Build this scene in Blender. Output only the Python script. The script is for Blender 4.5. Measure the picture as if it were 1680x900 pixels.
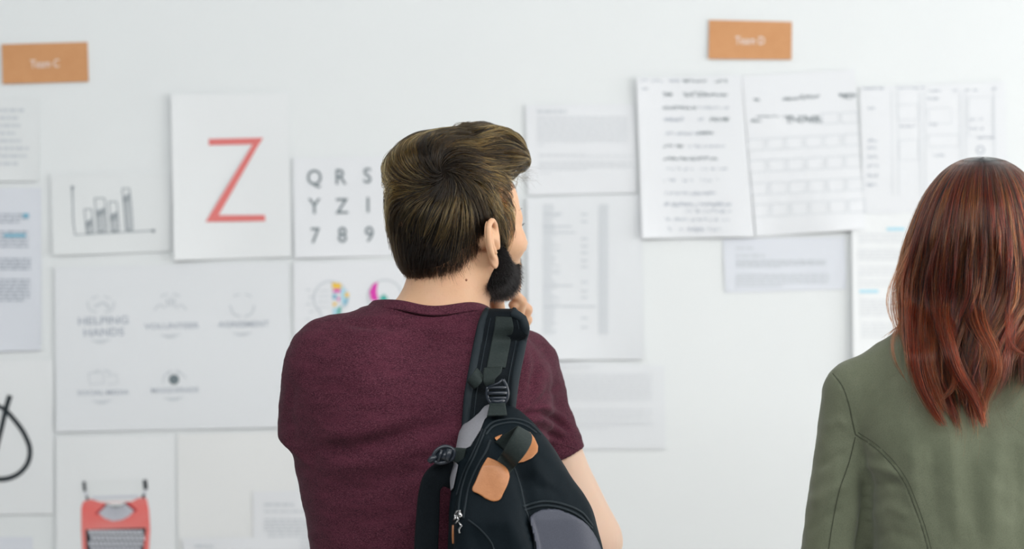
import bpy, bmesh, math, random
import numpy as np
from mathutils import Vector, Matrix
from mathutils.bvhtree import BVHTree

# ------------------------------------------------------------------ camera, world, lights, exposure
SC = bpy.context.scene
for o in list(bpy.data.objects):
    bpy.data.objects.remove(o)
COL = SC.collection
CAM = (0.0, -3.0, 1.60)
FPX = 3600.0
WY = 0.94                                   # the paper-covered wall
def link(o):
    COL.objects.link(o); return o
cd = bpy.data.cameras.new('camera'); cam = link(bpy.data.objects.new('camera', cd))
cam.location = CAM; cam.rotation_euler = (math.pi/2, 0, 0)
cd.sensor_width = 36.0; cd.lens = 36.0*FPX/1680.0
cd.dof.use_dof = True; cd.dof.focus_distance = 2.90; cd.dof.aperture_fstop = 2.9
cd.clip_start = 0.05
SC.camera = cam
w = bpy.data.worlds.new('world'); SC.world = w; w.use_nodes = True
w.node_tree.nodes['Background'].inputs[0].default_value = (0.90, 0.95, 1.0, 1)
w.node_tree.nodes['Background'].inputs[1].default_value = 0.20
def area(name, loc, target, sx, sy, power, color=(1, 1, 1)):
    l = bpy.data.lights.new(name, 'AREA'); l.shape = 'RECTANGLE'; l.size = sx; l.size_y = sy
    l.energy = power; l.color = color
    o = link(bpy.data.objects.new(name, l)); o.location = loc
    o.rotation_euler = (Vector(target)-Vector(loc)).to_track_quat('-Z', 'Y').to_euler()
    return o
area('window_daylight', (5.2, -0.7, 1.65), (0.0, 0.25, 1.4), 3.4, 2.5, 265, (1.0, 0.985, 0.965))
area('ceiling_lamp_light', (0.0, -2.0, 2.95), (0.0, 0.95, 0.0), 5.0, 0.7, 120, (0.97, 0.99, 1.0))
SC.view_settings.view_transform = 'Standard'; SC.view_settings.look = 'None'
SC.view_settings.gamma = 1.0; SC.view_settings.exposure = -0.20; SC.view_settings.use_curve_mapping = False

def P(px, py, Y):
    """world point at depth Y that the photograph shows at (px, py)"""
    s = (Y-CAM[1])/FPX
    return np.array([(px-840.0)*s, Y, CAM[2]-(py-450.0)*s])

# ------------------------------------------------------------------ materials
def mat(name, color, rough=0.6, metal=0.0, spec=0.5, sss=0.0, sss_col=None, sheen=0.0,
        noise=None, bump=None, weave=None, coat=0.0):
    m = bpy.data.materials.new(name); m.use_nodes = True
    nt = m.node_tree; N = nt.nodes; L = nt.links; b = N['Principled BSDF']
    b.inputs['Base Color'].default_value = (*color, 1); b.inputs['Roughness'].default_value = rough
    b.inputs['Metallic'].default_value = metal; b.inputs['Specular IOR Level'].default_value = spec
    if coat: b.inputs['Coat Weight'].default_value = coat
    if sheen: b.inputs['Sheen Weight'].default_value = sheen; b.inputs['Sheen Roughness'].default_value = 0.5
    if sss:
        b.inputs['Subsurface Weight'].default_value = sss
        b.inputs['Subsurface Radius'].default_value = sss_col or (1.0, 0.35, 0.2)
        b.inputs['Subsurface Scale'].default_value = 0.006
    tc = N.new('ShaderNodeTexCoord'); out = tc.outputs['Object']
    if noise:                                # list of (scale xyz, detail, colour, lo, hi, amount)
        cur = None
        for (sc, det, c2, lo, hi, amt) in noise:
            mp = N.new('ShaderNodeMapping'); mp.inputs['Scale'].default_value = sc
            L.new(out, mp.inputs['Vector'])
            nz = N.new('ShaderNodeTexNoise'); nz.inputs['Scale'].default_value = 1.0
            nz.inputs['Detail'].default_value = det; nz.inputs['Roughness'].default_value = 0.65
            L.new(mp.outputs['Vector'], nz.inputs['Vector'])
            mr = N.new('ShaderNodeMapRange'); mr.inputs[1].default_value = lo; mr.inputs[2].default_value = hi
            mr.inputs[4].default_value = amt
            L.new(nz.outputs['Fac'], mr.inputs[0])
            mx = N.new('ShaderNodeMix'); mx.data_type = 'RGBA'
            L.new(mr.outputs[0], mx.inputs['Factor'])
            if cur is None: mx.inputs['A'].default_value = (*color, 1)
            else: L.new(cur, mx.inputs['A'])
            mx.inputs['B'].default_value = (*c2, 1)
            cur = mx.outputs['Result']
        L.new(cur, b.inputs['Base Color'])
    if bump:                                 # (scale xyz, strength, distance)
        mp = N.new('ShaderNodeMapping'); mp.inputs['Scale'].default_value = bump[0]
        L.new(out, mp.inputs['Vector'])
        nz = N.new('ShaderNodeTexNoise'); nz.inputs['Scale'].default_value = 1.0; nz.inputs['Detail'].default_value = 4
        L.new(mp.outputs['Vector'], nz.inputs['Vector'])
        bp = N.new('ShaderNodeBump'); bp.inputs['Strength'].default_value = bump[1]; bp.inputs['Distance'].default_value = bump[2]
        L.new(nz.outputs['Fac'], bp.inputs['Height']); L.new(bp.outputs['Normal'], b.inputs['Normal'])
    return m

def hair_mat(name, dark, light, var=0.5, rough=0.3, root=None, lo=0.15, hi=0.95):
    m = bpy.data.materials.new(name); m.use_nodes = True
    nt = m.node_tree; N = nt.nodes; L = nt.links; N.clear()
    o = N.new('ShaderNodeOutputMaterial'); h = N.new('ShaderNodeBsdfHairPrincipled')
    h.parametrization = 'COLOR'; h.inputs['IOR'].default_value = 1.38; h.inputs['Roughness'].default_value = rough; h.inputs['Radial Roughness'].default_value = 0.45
    hi_ = N.new('ShaderNodeHairInfo'); cr = N.new('ShaderNodeValToRGB')
    cr.color_ramp.elements[0].position = lo; cr.color_ramp.elements[0].color = (*dark, 1)
    cr.color_ramp.elements[1].position = hi; cr.color_ramp.elements[1].color = (*light, 1)
    L.new(hi_.outputs['Random'], cr.inputs['Fac'])
    c = cr.outputs['Color']
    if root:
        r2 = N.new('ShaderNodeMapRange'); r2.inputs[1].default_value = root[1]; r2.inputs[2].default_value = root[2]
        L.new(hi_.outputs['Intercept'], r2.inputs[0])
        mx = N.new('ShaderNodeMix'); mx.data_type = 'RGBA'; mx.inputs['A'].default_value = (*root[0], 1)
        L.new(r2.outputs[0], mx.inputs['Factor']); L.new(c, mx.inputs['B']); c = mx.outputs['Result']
    L.new(c, h.inputs['Color']); L.new(h.outputs[0], o.inputs['Surface'])
    return m

# ------------------------------------------------------------------ naming, linking
def tag(o, label=None, cat=None, group=None, kind=None):
    if label: o['label'] = label
    if cat: o['category'] = cat
    if group: o['group'] = group
    if kind: o['kind'] = kind
    return o
def empty(name, loc):
    o = link(bpy.data.objects.new(name, None)); o.location = loc; o.empty_display_size = 0.1
    return o
def keep(o, parent):
    """parent without moving: vertices are written in world space"""
    if parent is not None:
        o.parent = parent
        M = Matrix.Identity(4); q = parent
        while q is not None:
            M = Matrix.Translation(q.location) @ M; q = q.parent
        # children of an unrotated parent: shift the data instead of the object
        t = -M.translation
        if o.type == 'MESH': o.data.transform(Matrix.Translation(t))
        elif o.type == 'CURVES':
            a = np.empty(len(o.data.points)*3, np.float32); o.data.attributes['position'].data.foreach_get('vector', a)
            a = a.reshape(-1, 3)+np.array(t, np.float32); o.data.attributes['position'].data.foreach_set('vector', a.ravel())
    return o
def mesh_obj(name, V, F, m, parent=None, smooth=True):
    me = bpy.data.meshes.new(name)
    if isinstance(F, np.ndarray) and F.ndim == 2:
        V = np.asarray(V, np.float32); n, k = F.shape
        me.vertices.add(len(V)); me.vertices.foreach_set('co', V.ravel())
        me.loops.add(n*k); me.loops.foreach_set('vertex_index', F.ravel().astype(np.int32))
        me.polygons.add(n); me.polygons.foreach_set('loop_start', np.arange(0, n*k, k, dtype=np.int32))
        me.update(calc_edges=True)
    else:
        me.from_pydata([tuple(map(float, v)) for v in V], [], [tuple(map(int, f)) for f in F])
    me.polygons.foreach_set('use_smooth', np.full(len(me.polygons), smooth))
    if m is not None: me.materials.append(m)
    me.update()
    o = link(bpy.data.objects.new(name, me))
    return keep(o, parent)
class MB:
    """collects shapes into one mesh"""
    def __init__(s): s.V = []; s.F = []
    def add(s, V, F):
        n = len(s.V); s.V += [tuple(map(float, v)) for v in V]; s.F += [tuple(int(i)+n for i in f) for f in F]; return s
    def box(s, c, h, R=None):
        R = np.eye(3) if R is None else np.array(R); c = np.array(c)
        V = [c+R.T@(np.array([x, y, z])*h) for x in (-1, 1) for y in (-1, 1) for z in (-1, 1)]
        return s.add(V, [(0, 1, 3, 2), (4, 6, 7, 5), (0, 4, 5, 1), (2, 3, 7, 6), (0, 2, 6, 4), (1, 5, 7, 3)])
    def tube(s, pts, r, n=8, closed=False, flat=None):
        """flat=(dir, fr, fd): oval section, fr along side, fd along dir"""
        pts = np.array(pts, float); K = len(pts)
        r = np.full(K, r) if np.isscalar(r) else np.array(r)
        T = np.roll(pts, -1, 0)-np.roll(pts, 1, 0) if closed else np.gradient(pts, axis=0)
        T /= np.linalg.norm(T, axis=1)[:, None]+1e-12
        up = np.array([0.0, 1.0, 0.0]); V = []
        for i in range(K):
            a = np.cross(T[i], up)
            if np.linalg.norm(a) < 0.15: a = np.cross(T[i], [1.0, 0, 0.3])
            a /= np.linalg.norm(a); b = np.cross(a, T[i])
            fa, fb = (flat if flat else (1, 1))
            for j in range(n):
                t = 2*math.pi*j/n
                V.append(pts[i]+r[i]*(fa*math.cos(t)*a+fb*math.sin(t)*b))
        F = []
        for i in range(K if closed else K-1):
            i2 = (i+1) % K
            for j in range(n): F.append((i*n+j, i*n+(j+1) % n, i2*n+(j+1) % n, i2*n+j))
        if not closed: F += [tuple(range(n))[::-1], tuple((K-1)*n+j for j in range(n))]
        return s.add(V, F)
    def build(s, name, m, parent=None, smooth=True): return mesh_obj(name, s.V, s.F, m, parent, smooth)
def ribbon(C, S, N, hw, th, name, m, parent=None, crown=0.0, round_=True):
    """band along C (Kx3) with side dirs S and outward normals N"""
    C = np.array(C, float); S = np.array(S, float); N = np.array(N, float); K = len(C)
    hw = np.full(K, hw) if np.isscalar(hw) else np.array(hw)
    prof = [(-1, -.5), (-1, .0), (-.96, .4), (-.85, .5), (-.45, .5), (0, .5), (.45, .5), (.85, .5), (.96, .4), (1, .0), (1, -.5), (.5, -.5), (0, -.5), (-.5, -.5)]
    V = []; n = len(prof)
    for i in range(K):
        for (a, b) in prof:
            V.append(C[i]+S[i]*hw[i]*a+N[i]*(b*th+crown*(1-a*a)*(b > 0)))
    F = []
    for i in range(K-1):
        for j in range(n): F.append((i*n+j, i*n+(j+1) % n, (i+1)*n+(j+1) % n, (i+1)*n+j))
    F += [tuple(range(n))[::-1], tuple((K-1)*n+j for j in range(n))]
    return mesh_obj(name, V, F, m, parent)
def smooth_path(pts, n=40):
    pts = np.array(pts, float); d = np.r_[0, np.cumsum(np.linalg.norm(np.diff(pts, axis=0), axis=1))]
    t = np.linspace(0, d[-1], n); K = len(pts)
    out = np.empty((n, pts.shape[1])); T = np.gradient(pts, d, axis=0) if K > 2 else np.repeat(((pts[-1]-pts[0])/d[-1])[None], K, 0)
    j = np.clip(np.searchsorted(d, t, side='right')-1, 0, K-2)
    h = (d[j+1]-d[j]); u = ((t-d[j])/h)[:, None]; h = h[:, None]
    out = (2*u**3-3*u**2+1)*pts[j]+(u**3-2*u**2+u)*h*T[j]+(-2*u**3+3*u**2)*pts[j+1]+(u**3-u**2)*h*T[j+1]
    return out
def strands(name, pts, radii, m, parent=None):
    """pts (N,K,3): hair curves"""
    N, K = pts.shape[:2]
    hc = bpy.data.hair_curves.new(name); hc.add_curves([K]*N)
    hc.attributes['position'].data.foreach_set('vector', np.ascontiguousarray(pts, np.float32).ravel())
    a = hc.attributes.get('radius') or hc.attributes.new('radius', 'FLOAT', 'POINT')
    R = np.broadcast_to(radii, (N, K)).astype(np.float32)
    a.data.foreach_set('value', np.ascontiguousarray(R).ravel())
    hc.materials.append(m)
    o = link(bpy.data.objects.new(name, hc)); return keep(o, parent)

# ------------------------------------------------------------------ smooth-union fields and their surface
def axis(*segs):
    out = []
    for (a, b, s) in segs:
        n = max(1, int(round((b-a)/s))); out += list(np.linspace(a, b, n, endpoint=False))
    out.append(segs[-1][1]); return np.array(out, np.float32)
def smin(a, b, k):
    if k <= 0: return np.minimum(a, b)
    h = np.clip(0.5+0.5*(b-a)/k, 0, 1); h = np.where(a > 5, 1-0*h, h) if False else h
    return b+(a-b)*h-k*h*(1-h) if False else np.where(h <= 0, b, np.where(h >= 1, a, b+(a-b)*h-k*h*(1-h)))
def sm(a, b, k):                            # smooth minimum, a = existing, b = new
    h = np.clip(0.5+0.5*(a-b)/k, 0, 1)
    return a+(b-a)*h-k*h*(1-h)
def ell(c, r, R=None, m=0.05):
    c = np.array(c, float); r = np.array(r, float); R = np.eye(3) if R is None else np.array(R)
    def f(X, Y, Z):
        x, y, z = X-c[0], Y-c[1], Z-c[2]
        q = [R[i][0]*x+R[i][1]*y+R[i][2]*z for i in range(3)]
        k0 = np.sqrt(sum((q[i]/r[i])**2 for i in range(3)))+1e-6
        k1 = np.sqrt(sum((q[i]/r[i]**2)**2 for i in range(3)))+1e-6
        return k0*(k0-1)/k1
    e = np.sqrt(((R.T*r)**2).sum(1))+m
    f.bb = (c-e, c+e); return f
def cone(a, b, ra, rb, m=0.05):
    a = np.array(a, float); b = np.array(b, float); d = b-a; L2 = d@d
    def f(X, Y, Z):
        x, y, z = X-a[0], Y-a[1], Z-a[2]
        t = np.clip((x*d[0]+y*d[1]+z*d[2])/L2, 0, 1)
        return np.sqrt((x-t*d[0])**2+(y-t*d[1])**2+(z-t*d[2])**2)-(ra+(rb-ra)*t)
    R = max(ra, rb)+m
    f.bb = (np.minimum(a, b)-R, np.maximum(a, b)+R); return f
def loft(rows, n=2.4, yaw=0.0, m=0.05):
    """rows of (z, cx, cy, a, b): superellipse sections"""
    rows = np.array(sorted(rows), float); z = rows[:, 0]; ca, sa = math.cos(yaw), math.sin(yaw)
    def f(X, Y, Z):
        zz = np.clip(Z, z[0], z[-1]); g = [np.interp(zz, z, rows[:, i]) for i in range(1, 5)]
        dx, dy = X-g[0], Y-g[1]
        u = np.abs(ca*dx+sa*dy)/g[2]; v = np.abs(-sa*dx+ca*dy)/g[3]
        q = (u**n+v**n)**(1/n)
        d = (q-1)*np.minimum(g[2], g[3])
        return np.maximum(d, np.maximum(z[0]-Z, Z-z[-1]))
    A = max(rows[:, 3].max(), rows[:, 4].max())+m
    f.bb = (np.array([rows[:, 1].min()-A, rows[:, 2].min()-A, z[0]-m]), np.array([rows[:, 1].max()+A, rows[:, 2].max()+A, z[-1]+m]))
    return f
def surface_nets(F, xs, ys, zs):
    S = F < 0
    c = S[:-1, :-1, :-1]
    cnt = np.zeros(c.shape, np.int8)
    for i in (0, 1):
        for j in (0, 1):
            for k in (0, 1):
                cnt += S[i:S.shape[0]-1+i, j:S.shape[1]-1+j, k:S.shape[2]-1+k]
    act = (cnt > 0) & (cnt < 8)
    I, J, K = np.nonzero(act); n = len(I)
    idx = np.full(act.shape, -1, np.int32); idx[I, J, K] = np.arange(n)
    acc = np.zeros((n, 3)); num = np.zeros(n)
    A = [xs, ys, zs]
    for ax in range(3):
        o1, o2 = [a for a in range(3) if a != ax]
        for p in (0, 1):
            for q in (0, 1):
                off = [0, 0, 0]; off[o1] = p; off[o2] = q
                g0 = [I+off[0], J+off[1], K+off[2]]; g1 = list(g0); g1[ax] = g0[ax]+1
                f0 = F[tuple(g0)]; f1 = F[tuple(g1)]; mk = (f0 < 0) != (f1 < 0)
                t = np.where(mk, f0/(f0-f1+1e-20), 0)
                for a in range(3):
                    c0 = A[a][g0[a]]; v = c0+t*(A[a][g1[a]]-c0) if a == ax else c0
                    acc[:, a] += np.where(mk, v, 0)
                num += mk
    V = acc/num[:, None]
    Q = []
    for ax in range(3):
        o1, o2 = [(1, 2), (2, 0), (0, 1)][ax]
        a = [slice(1, -1)]*3; b = [slice(1, -1)]*3
        a[ax] = slice(0, -1); b[ax] = slice(1, None)
        s0, s1 = S[tuple(a)], S[tuple(b)]; G = np.nonzero(s0 != s1)
        flip = s0[G]
        g = [G[0]+1, G[1]+1, G[2]+1]; g[ax] = G[ax]
        def cell(d1, d2):
            h = list(g); h[o1] = h[o1]-d1; h[o2] = h[o2]-d2
            return idx[tuple(h)]
        q = np.stack([cell(1, 1), cell(0, 1), cell(0, 0), cell(1, 0)], 1)
        q[~flip] = q[~flip][:, ::-1]; Q.append(q)
    Q = np.concatenate(Q); Q = Q[(Q >= 0).all(1)]
    return V, Q
class Field:
    def __init__(s, xs, ys, zs):
        s.xs, s.ys, s.zs = xs, ys, zs; s.F = np.full((len(xs), len(ys), len(zs)), 1.0, np.float32)
    def _sl(s, bb):
        if bb is None: return (slice(None),)*3
        return tuple(slice(max(0, np.searchsorted(a, bb[0][i])-1), np.searchsorted(a, bb[1][i])+1) for i, a in enumerate((s.xs, s.ys, s.zs)))
    def _ev(s, f, sl): return f(s.xs[sl[0]][:, None, None], s.ys[sl[1]][None, :, None], s.zs[sl[2]][None, None, :])
    def add(s, f, k=0.01):
        sl = s._sl(getattr(f, 'bb', None)); s.F[sl] = sm(s.F[sl], s._ev(f, sl).astype(np.float32), k); return s
    def sub(s, f, k=0.005):
        sl = s._sl(getattr(f, 'bb', None)); s.F[sl] = -sm(-s.F[sl], s._ev(f, sl).astype(np.float32), k); return s
    def cut(s, f, k=0.002):                 # keep where f < 0
        s.F = -sm(-s.F, -s._ev(f, (slice(None),)*3).astype(np.float32), k); return s
    def surf(s):
        s.F[[0, -1]] = np.maximum(s.F[[0, -1]], 1e-3); s.F[:, [0, -1]] = np.maximum(s.F[:, [0, -1]], 1e-3); s.F[:, :, [0, -1]] = np.maximum(s.F[:, :, [0, -1]], 1e-3)
        return surface_nets(s.F, s.xs, s.ys, s.zs)
def join(parts):
    V = []; F = []; n = 0
    for v, f in parts: V.append(v); F.append(f+n); n += len(v)
    return np.concatenate(V), np.concatenate(F)
def vnormals(V, F):
    N = np.zeros_like(V); a = V[F[:, 2]]-V[F[:, 0]]; b = V[F[:, 3]]-V[F[:, 1]]; n = np.cross(a, b)
    for i in range(4): np.add.at(N, F[:, i], n)
    return N/(np.linalg.norm(N, axis=1)[:, None]+1e-12)
def relax(V, F, it=2, lam=0.5):
    for _ in range(it):
        A = np.zeros_like(V); c = np.zeros(len(V))
        for i in range(4):
            for j in ((i+1) % 4, (i+3) % 4): np.add.at(A, F[:, i], V[F[:, j]]); np.add.at(c, F[:, i], 1)
        V = V+(A/np.maximum(c, 1)[:, None]-V)*lam
    return V
def bvh(V, F): return BVHTree.FromPolygons([tuple(v) for v in V.tolist()], [tuple(f) for f in F.tolist()])
def seg_dist(p, poly):
    """distance of points p (N,2) to polyline, plus arc parameter"""
    best = np.full(len(p), 1e9); tt = np.zeros(len(p)); poly = np.array(poly, float)
    L = np.r_[0, np.cumsum(np.linalg.norm(np.diff(poly, axis=0), axis=1))]
    for i in range(len(poly)-1):
        a, b = poly[i], poly[i+1]; d = b-a
        t = np.clip(((p-a)@d)/(d@d), 0, 1); q = np.linalg.norm(p-a-t[:, None]*d, axis=1)
        m = q < best; best[m] = q[m]; tt[m] = (L[i]+t*np.linalg.norm(d))[m]/L[-1]
    return best, tt
def to_px(V):
    s = FPX/(V[:, 1]-CAM[1]); return np.stack([840+V[:, 0]*s, 450-(V[:, 2]-CAM[2])*s], 1)
def folds(V, N, lst, only=None):
    """raise or sink soft folds along polylines (given in photograph coordinates on the garment)"""
    p = to_px(V); D = np.zeros(len(V))
    for (poly, wpx, amp) in lst:
        d, t = seg_dist(p, poly); D += amp*np.exp(-(d/wpx)**2)*np.clip(np.sin(np.pi*np.clip(t, .02, .98))*1.6, 0, 1)
    if only is not None: D *= only
    return V+N*D[:, None]
def vnoise(p, seed=0, octaves=3):
    """cheap smooth pseudo noise from rotated sines"""
    r = np.random.RandomState(seed); out = np.zeros(len(p)); amp = 1.0; fr = 1.0
    for o in range(octaves):
        for k in range(4):
            d = r.normal(size=3); d /= np.linalg.norm(d)
            out += amp*np.sin(p@d*fr*6.28+r.uniform(0, 6.28)+1.5*np.sin(p@np.roll(d, 1)*fr*4.0+r.uniform(0, 6)))/4
        amp *= .5; fr *= 2.1
    return out
def on(tree, px, py, off=.0, default=-.1):
    o = Vector(CAM); d = (Vector(P(px, py, 0.0))-o).normalized(); h = tree.ray_cast(o, d)
    if h[0] is None: return P(px, py, default)
    return np.array(h[0])-np.array(d)*off

# ------------------------------------------------------------------ materials used
M = {}
M['wall'] = mat('wall_paint', (0.775, 0.805, 0.812), 0.7, noise=[((3, 3, 3), 3, (0.755, 0.785, 0.795), .3, .8, 1)])
M['floor'] = mat('floor_grey', (0.50, 0.49, 0.47), 0.5, noise=[((8, 8, 8), 4, (0.44, 0.43, 0.41), .3, .7, 1)])
M['ceil'] = mat('ceiling_white', (0.85, 0.85, 0.84), 0.8)
PAPER = {k: mat('paper_'+k, c, 0.75, spec=0.3) for k, c in dict(white=(.785, .808, .820), cool=(.745, .770, .795), blue=(.70, .73, .785), grey=(.755, .782, .790), warm=(.785, .80, .80), lav=(.765, .785, .812)).items()}
M['orange'] = mat('orange_card', (0.62, 0.315, 0.145), 0.7, spec=.3, noise=[((40, 40, 40), 2, (0.585, .285, .125), .3, .8, 1)])
M['ink_white'] = mat('ink_white', (.85, .8, .77), .7)
M['ink_red'] = mat('ink_red', (.72, .19, .18), .7)
M['ink_dark'] = mat('ink_dark', (.10, .13, .14), .7)
M['ink_slate'] = mat('ink_slate', (.16, .20, .22), .7)
M['ink_grey'] = mat('ink_grey', (.42, .46, .52), .7)
M['ink_pale'] = mat('ink_pale', (.60, .635, .67), .7)
M['ink_faint'] = mat('ink_faint', (.69, .715, .745), .7)
M['ink_chart'] = mat('ink_chart', (.26, .30, .33), .7)
M['ink_blue'] = mat('ink_blue', (.20, .46, .60), .7)
M['ink_sky'] = mat('ink_sky', (.42, .70, .82), .7)
M['ink_black'] = mat('ink_black', (.008, .016, .022), .7)
M['ink_mag'] = mat('ink_magenta', (.70, .05, .42), .7)
M['ink_teal'] = mat('ink_teal', (.05, .42, .36), .7)
M['ink_yel'] = mat('ink_yellow', (.85, .55, .06), .7)
M['ink_typered'] = mat('ink_typewriter_red', (.80, .15, .135), .6, noise=[((9, 9, 14), 2, (.75, .26, .24), .35, .75, 1)])
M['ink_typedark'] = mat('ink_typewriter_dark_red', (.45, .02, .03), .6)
M['ink_silver'] = mat('ink_silver', (.62, .64, .70), .6)
M['ink_key'] = mat('ink_key_grey', (.30, .31, .36), .6)

# ------------------------------------------------------------------ the room
def slab(name, x0, x1, y0, y1, z0, z1, m):
    o = MB().box(((x0+x1)/2, (y0+y1)/2, (z0+z1)/2), ((x1-x0)/2, (y1-y0)/2, (z1-z0)/2)).build(name, m, None, False)
    o['kind'] = 'structure'; return o
slab('wall_back', -5, 5.5, WY, WY+.12, 0, 3.0, M['wall'])
slab('floor', -5, 5.5, -4.2, WY, -.1, 0, M['floor'])
slab('ceiling', -5, 5.5, -4.2, WY, 3.0, 3.1, M['ceil'])
slab('baseboard_back', -5, 5.5, WY-.015, WY, 0, .09, M['ceil'])

# ------------------------------------------------------------------ sheets on the wall
def sheet(corners, layer, m, label, cat='paper sheet', lifts=None, group=None, name='paper_sheet', seed=0, bow=.0006):
    """corners tl,tr,br,bl in photograph coordinates at the wall; lifts = (left, right, top, bottom, bl_corner, br_corner) metres off the wall"""
    c = [P(x, y, WY) for x, y in corners]; c = [np.array([q[0], q[2]]) for q in c]
    L = [q_*.6 for q_ in (lifts or (0, 0, 0, 0, 0, 0))]; nu, nv = 14, 18
    def surf(u, v):
        p = (1-v)*((1-u)*c[0]+u*c[1])+v*((1-u)*c[3]+u*c[2])
        y = .0006+.0010*layer+bow*(1+math.sin(u*5+seed)*math.cos(v*4+seed*2))
        y += L[0]*(1-u)**3+L[1]*u**3+L[2]*(1-v)**3+L[3]*v**3*(1+.6*math.sin(u*5.5+seed))+L[4]*((1-u)*v)**4+L[5]*(u*v)**4
        return p, WY-y
    def at(px, py, off=.0005):
        q = P(px, py, WY); q = np.array([q[0], q[2]])
        e1, e2 = c[1]-c[0], c[3]-c[0]; d = q-c[0]; det = e1[0]*e2[1]-e1[1]*e2[0]
        u = (d[0]*e2[1]-d[1]*e2[0])/det; v = (e1[0]*d[1]-e1[1]*d[0])/det
        u, v = min(max(u, 0), 1), min(max(v, 0), 1)
        return (q[0], surf(u, v)[1]-off, q[1])
    V = []; F = []
    for side in (0, .0003):
        for j in range(nv+1):
            for i in range(nu+1):
                p, y = surf(i/nu, j/nv); V.append((p[0], y+side, p[1]))
    W = nu+1; n = W*(nv+1)
    for j in range(nv):
        for i in range(nu):
            a = j*W+i; F.append((a, a+1, a+W+1, a+W)[::-1]); F.append((n+a, n+a+1, n+a+W+1, n+a+W))
    rim = [i for i in range(W)]+[j*W+nu for j in range(1, nv+1)]+[nv*W+i for i in range(nu-1, -1, -1)]+[j*W for j in range(nv-1, 0, -1)]
    for k in range(len(rim)):
        a, b = rim[k], rim[(k+1) % len(rim)]; F.append((a, b, b+n, a+n))
    ctr = np.mean(c, axis=0); e = empty_mesh_origin = (ctr[0], WY, ctr[1])
    me = bpy.data.meshes.new(name); me.from_pydata([(x-e[0], y-e[1], z-e[2]) for x, y, z in V], [], F); me.materials.append(m); me.update()
    me.polygons.foreach_set('use_smooth', np.full(len(me.polygons), False))
    o = link(bpy.data.objects.new(name, me)); o.location = e
    tag(o, label, cat, group)
    o_at[o.name] = at
    return o
o_at = {}
class Ink:
    def __init__(s, sh, off=.0005): s.sh = sh; s.at = o_at[sh.name]; s.mb = MB(); s.off = off
    def poly(s, pts):
        V = [s.at(x, y, s.off) for x, y in pts]; s.mb.add(V, [tuple(range(len(pts)))]); return s
    def rect(s, x0, y0, x1, y1, sk=0.0):
        return s.poly([(x0, y0), (x1, y0+sk*(x1-x0)), (x1, y1+sk*(x1-x0)), (x0, y1)])
    def stroke(s, pts, w, n=None):
        pts = smooth_path(pts, n) if n else np.array(pts, float)
        T = np.gradient(pts, axis=0); T /= np.linalg.norm(T, axis=1)[:, None]; Nn = np.stack([-T[:, 1], T[:, 0]], 1)
        w = np.full(len(pts), w) if np.isscalar(w) else np.interp(np.linspace(0, 1, len(pts)), np.linspace(0, 1, len(w)), w)
        V = []; F = []
        for i in range(len(pts)):
            for sg in (-1, 1):
                q = pts[i]+sg*Nn[i]*w[i]/2; V.append(s.at(q[0], q[1], s.off))
        for i in range(len(pts)-1): F.append((2*i, 2*i+1, 2*i+3, 2*i+2))
        s.mb.add(V, F); return s
    def lines(s, x0, y0, x1, y1, n, h, rnd, fill=.9, sk=0.0, last=.5, words=True):
        """n rows of print made of word-long dashes"""
        for i in range(n):
            y = y0+(y1-y0)*i/max(1, n-1) if n > 1 else y0
            xe = x1 if i < n-1 else x0+(x1-x0)*last
            x = x0
            while x < xe:
                wl = rnd.uniform(4, 15) if words else xe-x
                e = min(x+wl, xe)
                s.rect(x, y-h/2+sk*(x-x0), e, y+h/2+sk*(x-x0), sk); x = e+rnd.uniform(1.6, 2.4)/fill
        return s
    def text(s, txt, cx, cy, h, wd=None, ang=0.0, sx=1.0, bold=0.0):
        """capital height h px; centred; wd = whole width px"""
        cu = bpy.data.curves.new('t', 'FONT'); cu.body = txt; cu.size = 1; cu.offset = bold; cu.resolution_u = 3
        ob = bpy.data.objects.new('t', cu); COL.objects.link(ob)
        dg = bpy.context.evaluated_depsgraph_get(); me = bpy.data.meshes.new_from_object(ob.evaluated_get(dg))
        V = np.array([v.co[:] for v in me.vertices]); F = [tuple(p.vertices) for p in me.polygons]
        bpy.data.objects.remove(ob); bpy.data.curves.remove(cu)
        x0, x1 = V[:, 0].min(), V[:, 0].max(); y0 = 0.0; y1 = 0.729
        k = h/(y1-y0); kx = wd/(x1-x0) if wd else k*sx
        X = (V[:, 0]-(x0+x1)/2)*kx; Yy = -(V[:, 1]-(y0+y1)/2)*k
        c, sn = math.cos(ang), math.sin(ang)
        s.mb.add([s.at(cx+c*a-sn*b, cy+sn*a+c*b, s.off) for a, b in zip(X, Yy)], F); bpy.data.meshes.remove(me); return s
    def build(s, name, m, label=None):
        o = mesh_obj(name, s.mb.V, s.mb.F, m, s.sh, False)
        if label: o['label'] = label
        if name.startswith(('printed', 'dark_hand', 'light_hand', 'handwriting', 'typebar', 'typewriter_keys', 'column', 'box_grid', 'highlighted')): o['kind'] = 'stuff'
        return o
R = random.Random(4)
# orange team cards
s = sheet([(3, 73), (144, 69), (146, 134), (5, 138)], 1, M['orange'], 'orange card reading Team C, taped high on the wall', 'sign', (.001, .001, 0, .002, 0, 0), name='team_card')
Ink(s).text('Team C', 74, 104, 13.5, 47, -.03).build('lettering', M['ink_white'], 'white lettering')
s = sheet([(1163, 33), (1299, 36), (1298, 98), (1162, 97)], 1, M['orange'], 'orange card reading Team D, taped high on the wall', 'sign', (.001, .001, 0, .002, 0, 0), name='team_card')
Ink(s).text('Team D', 1230, 66, 13.5, 48, .01).build('lettering', M['ink_white'], 'white lettering')
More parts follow.
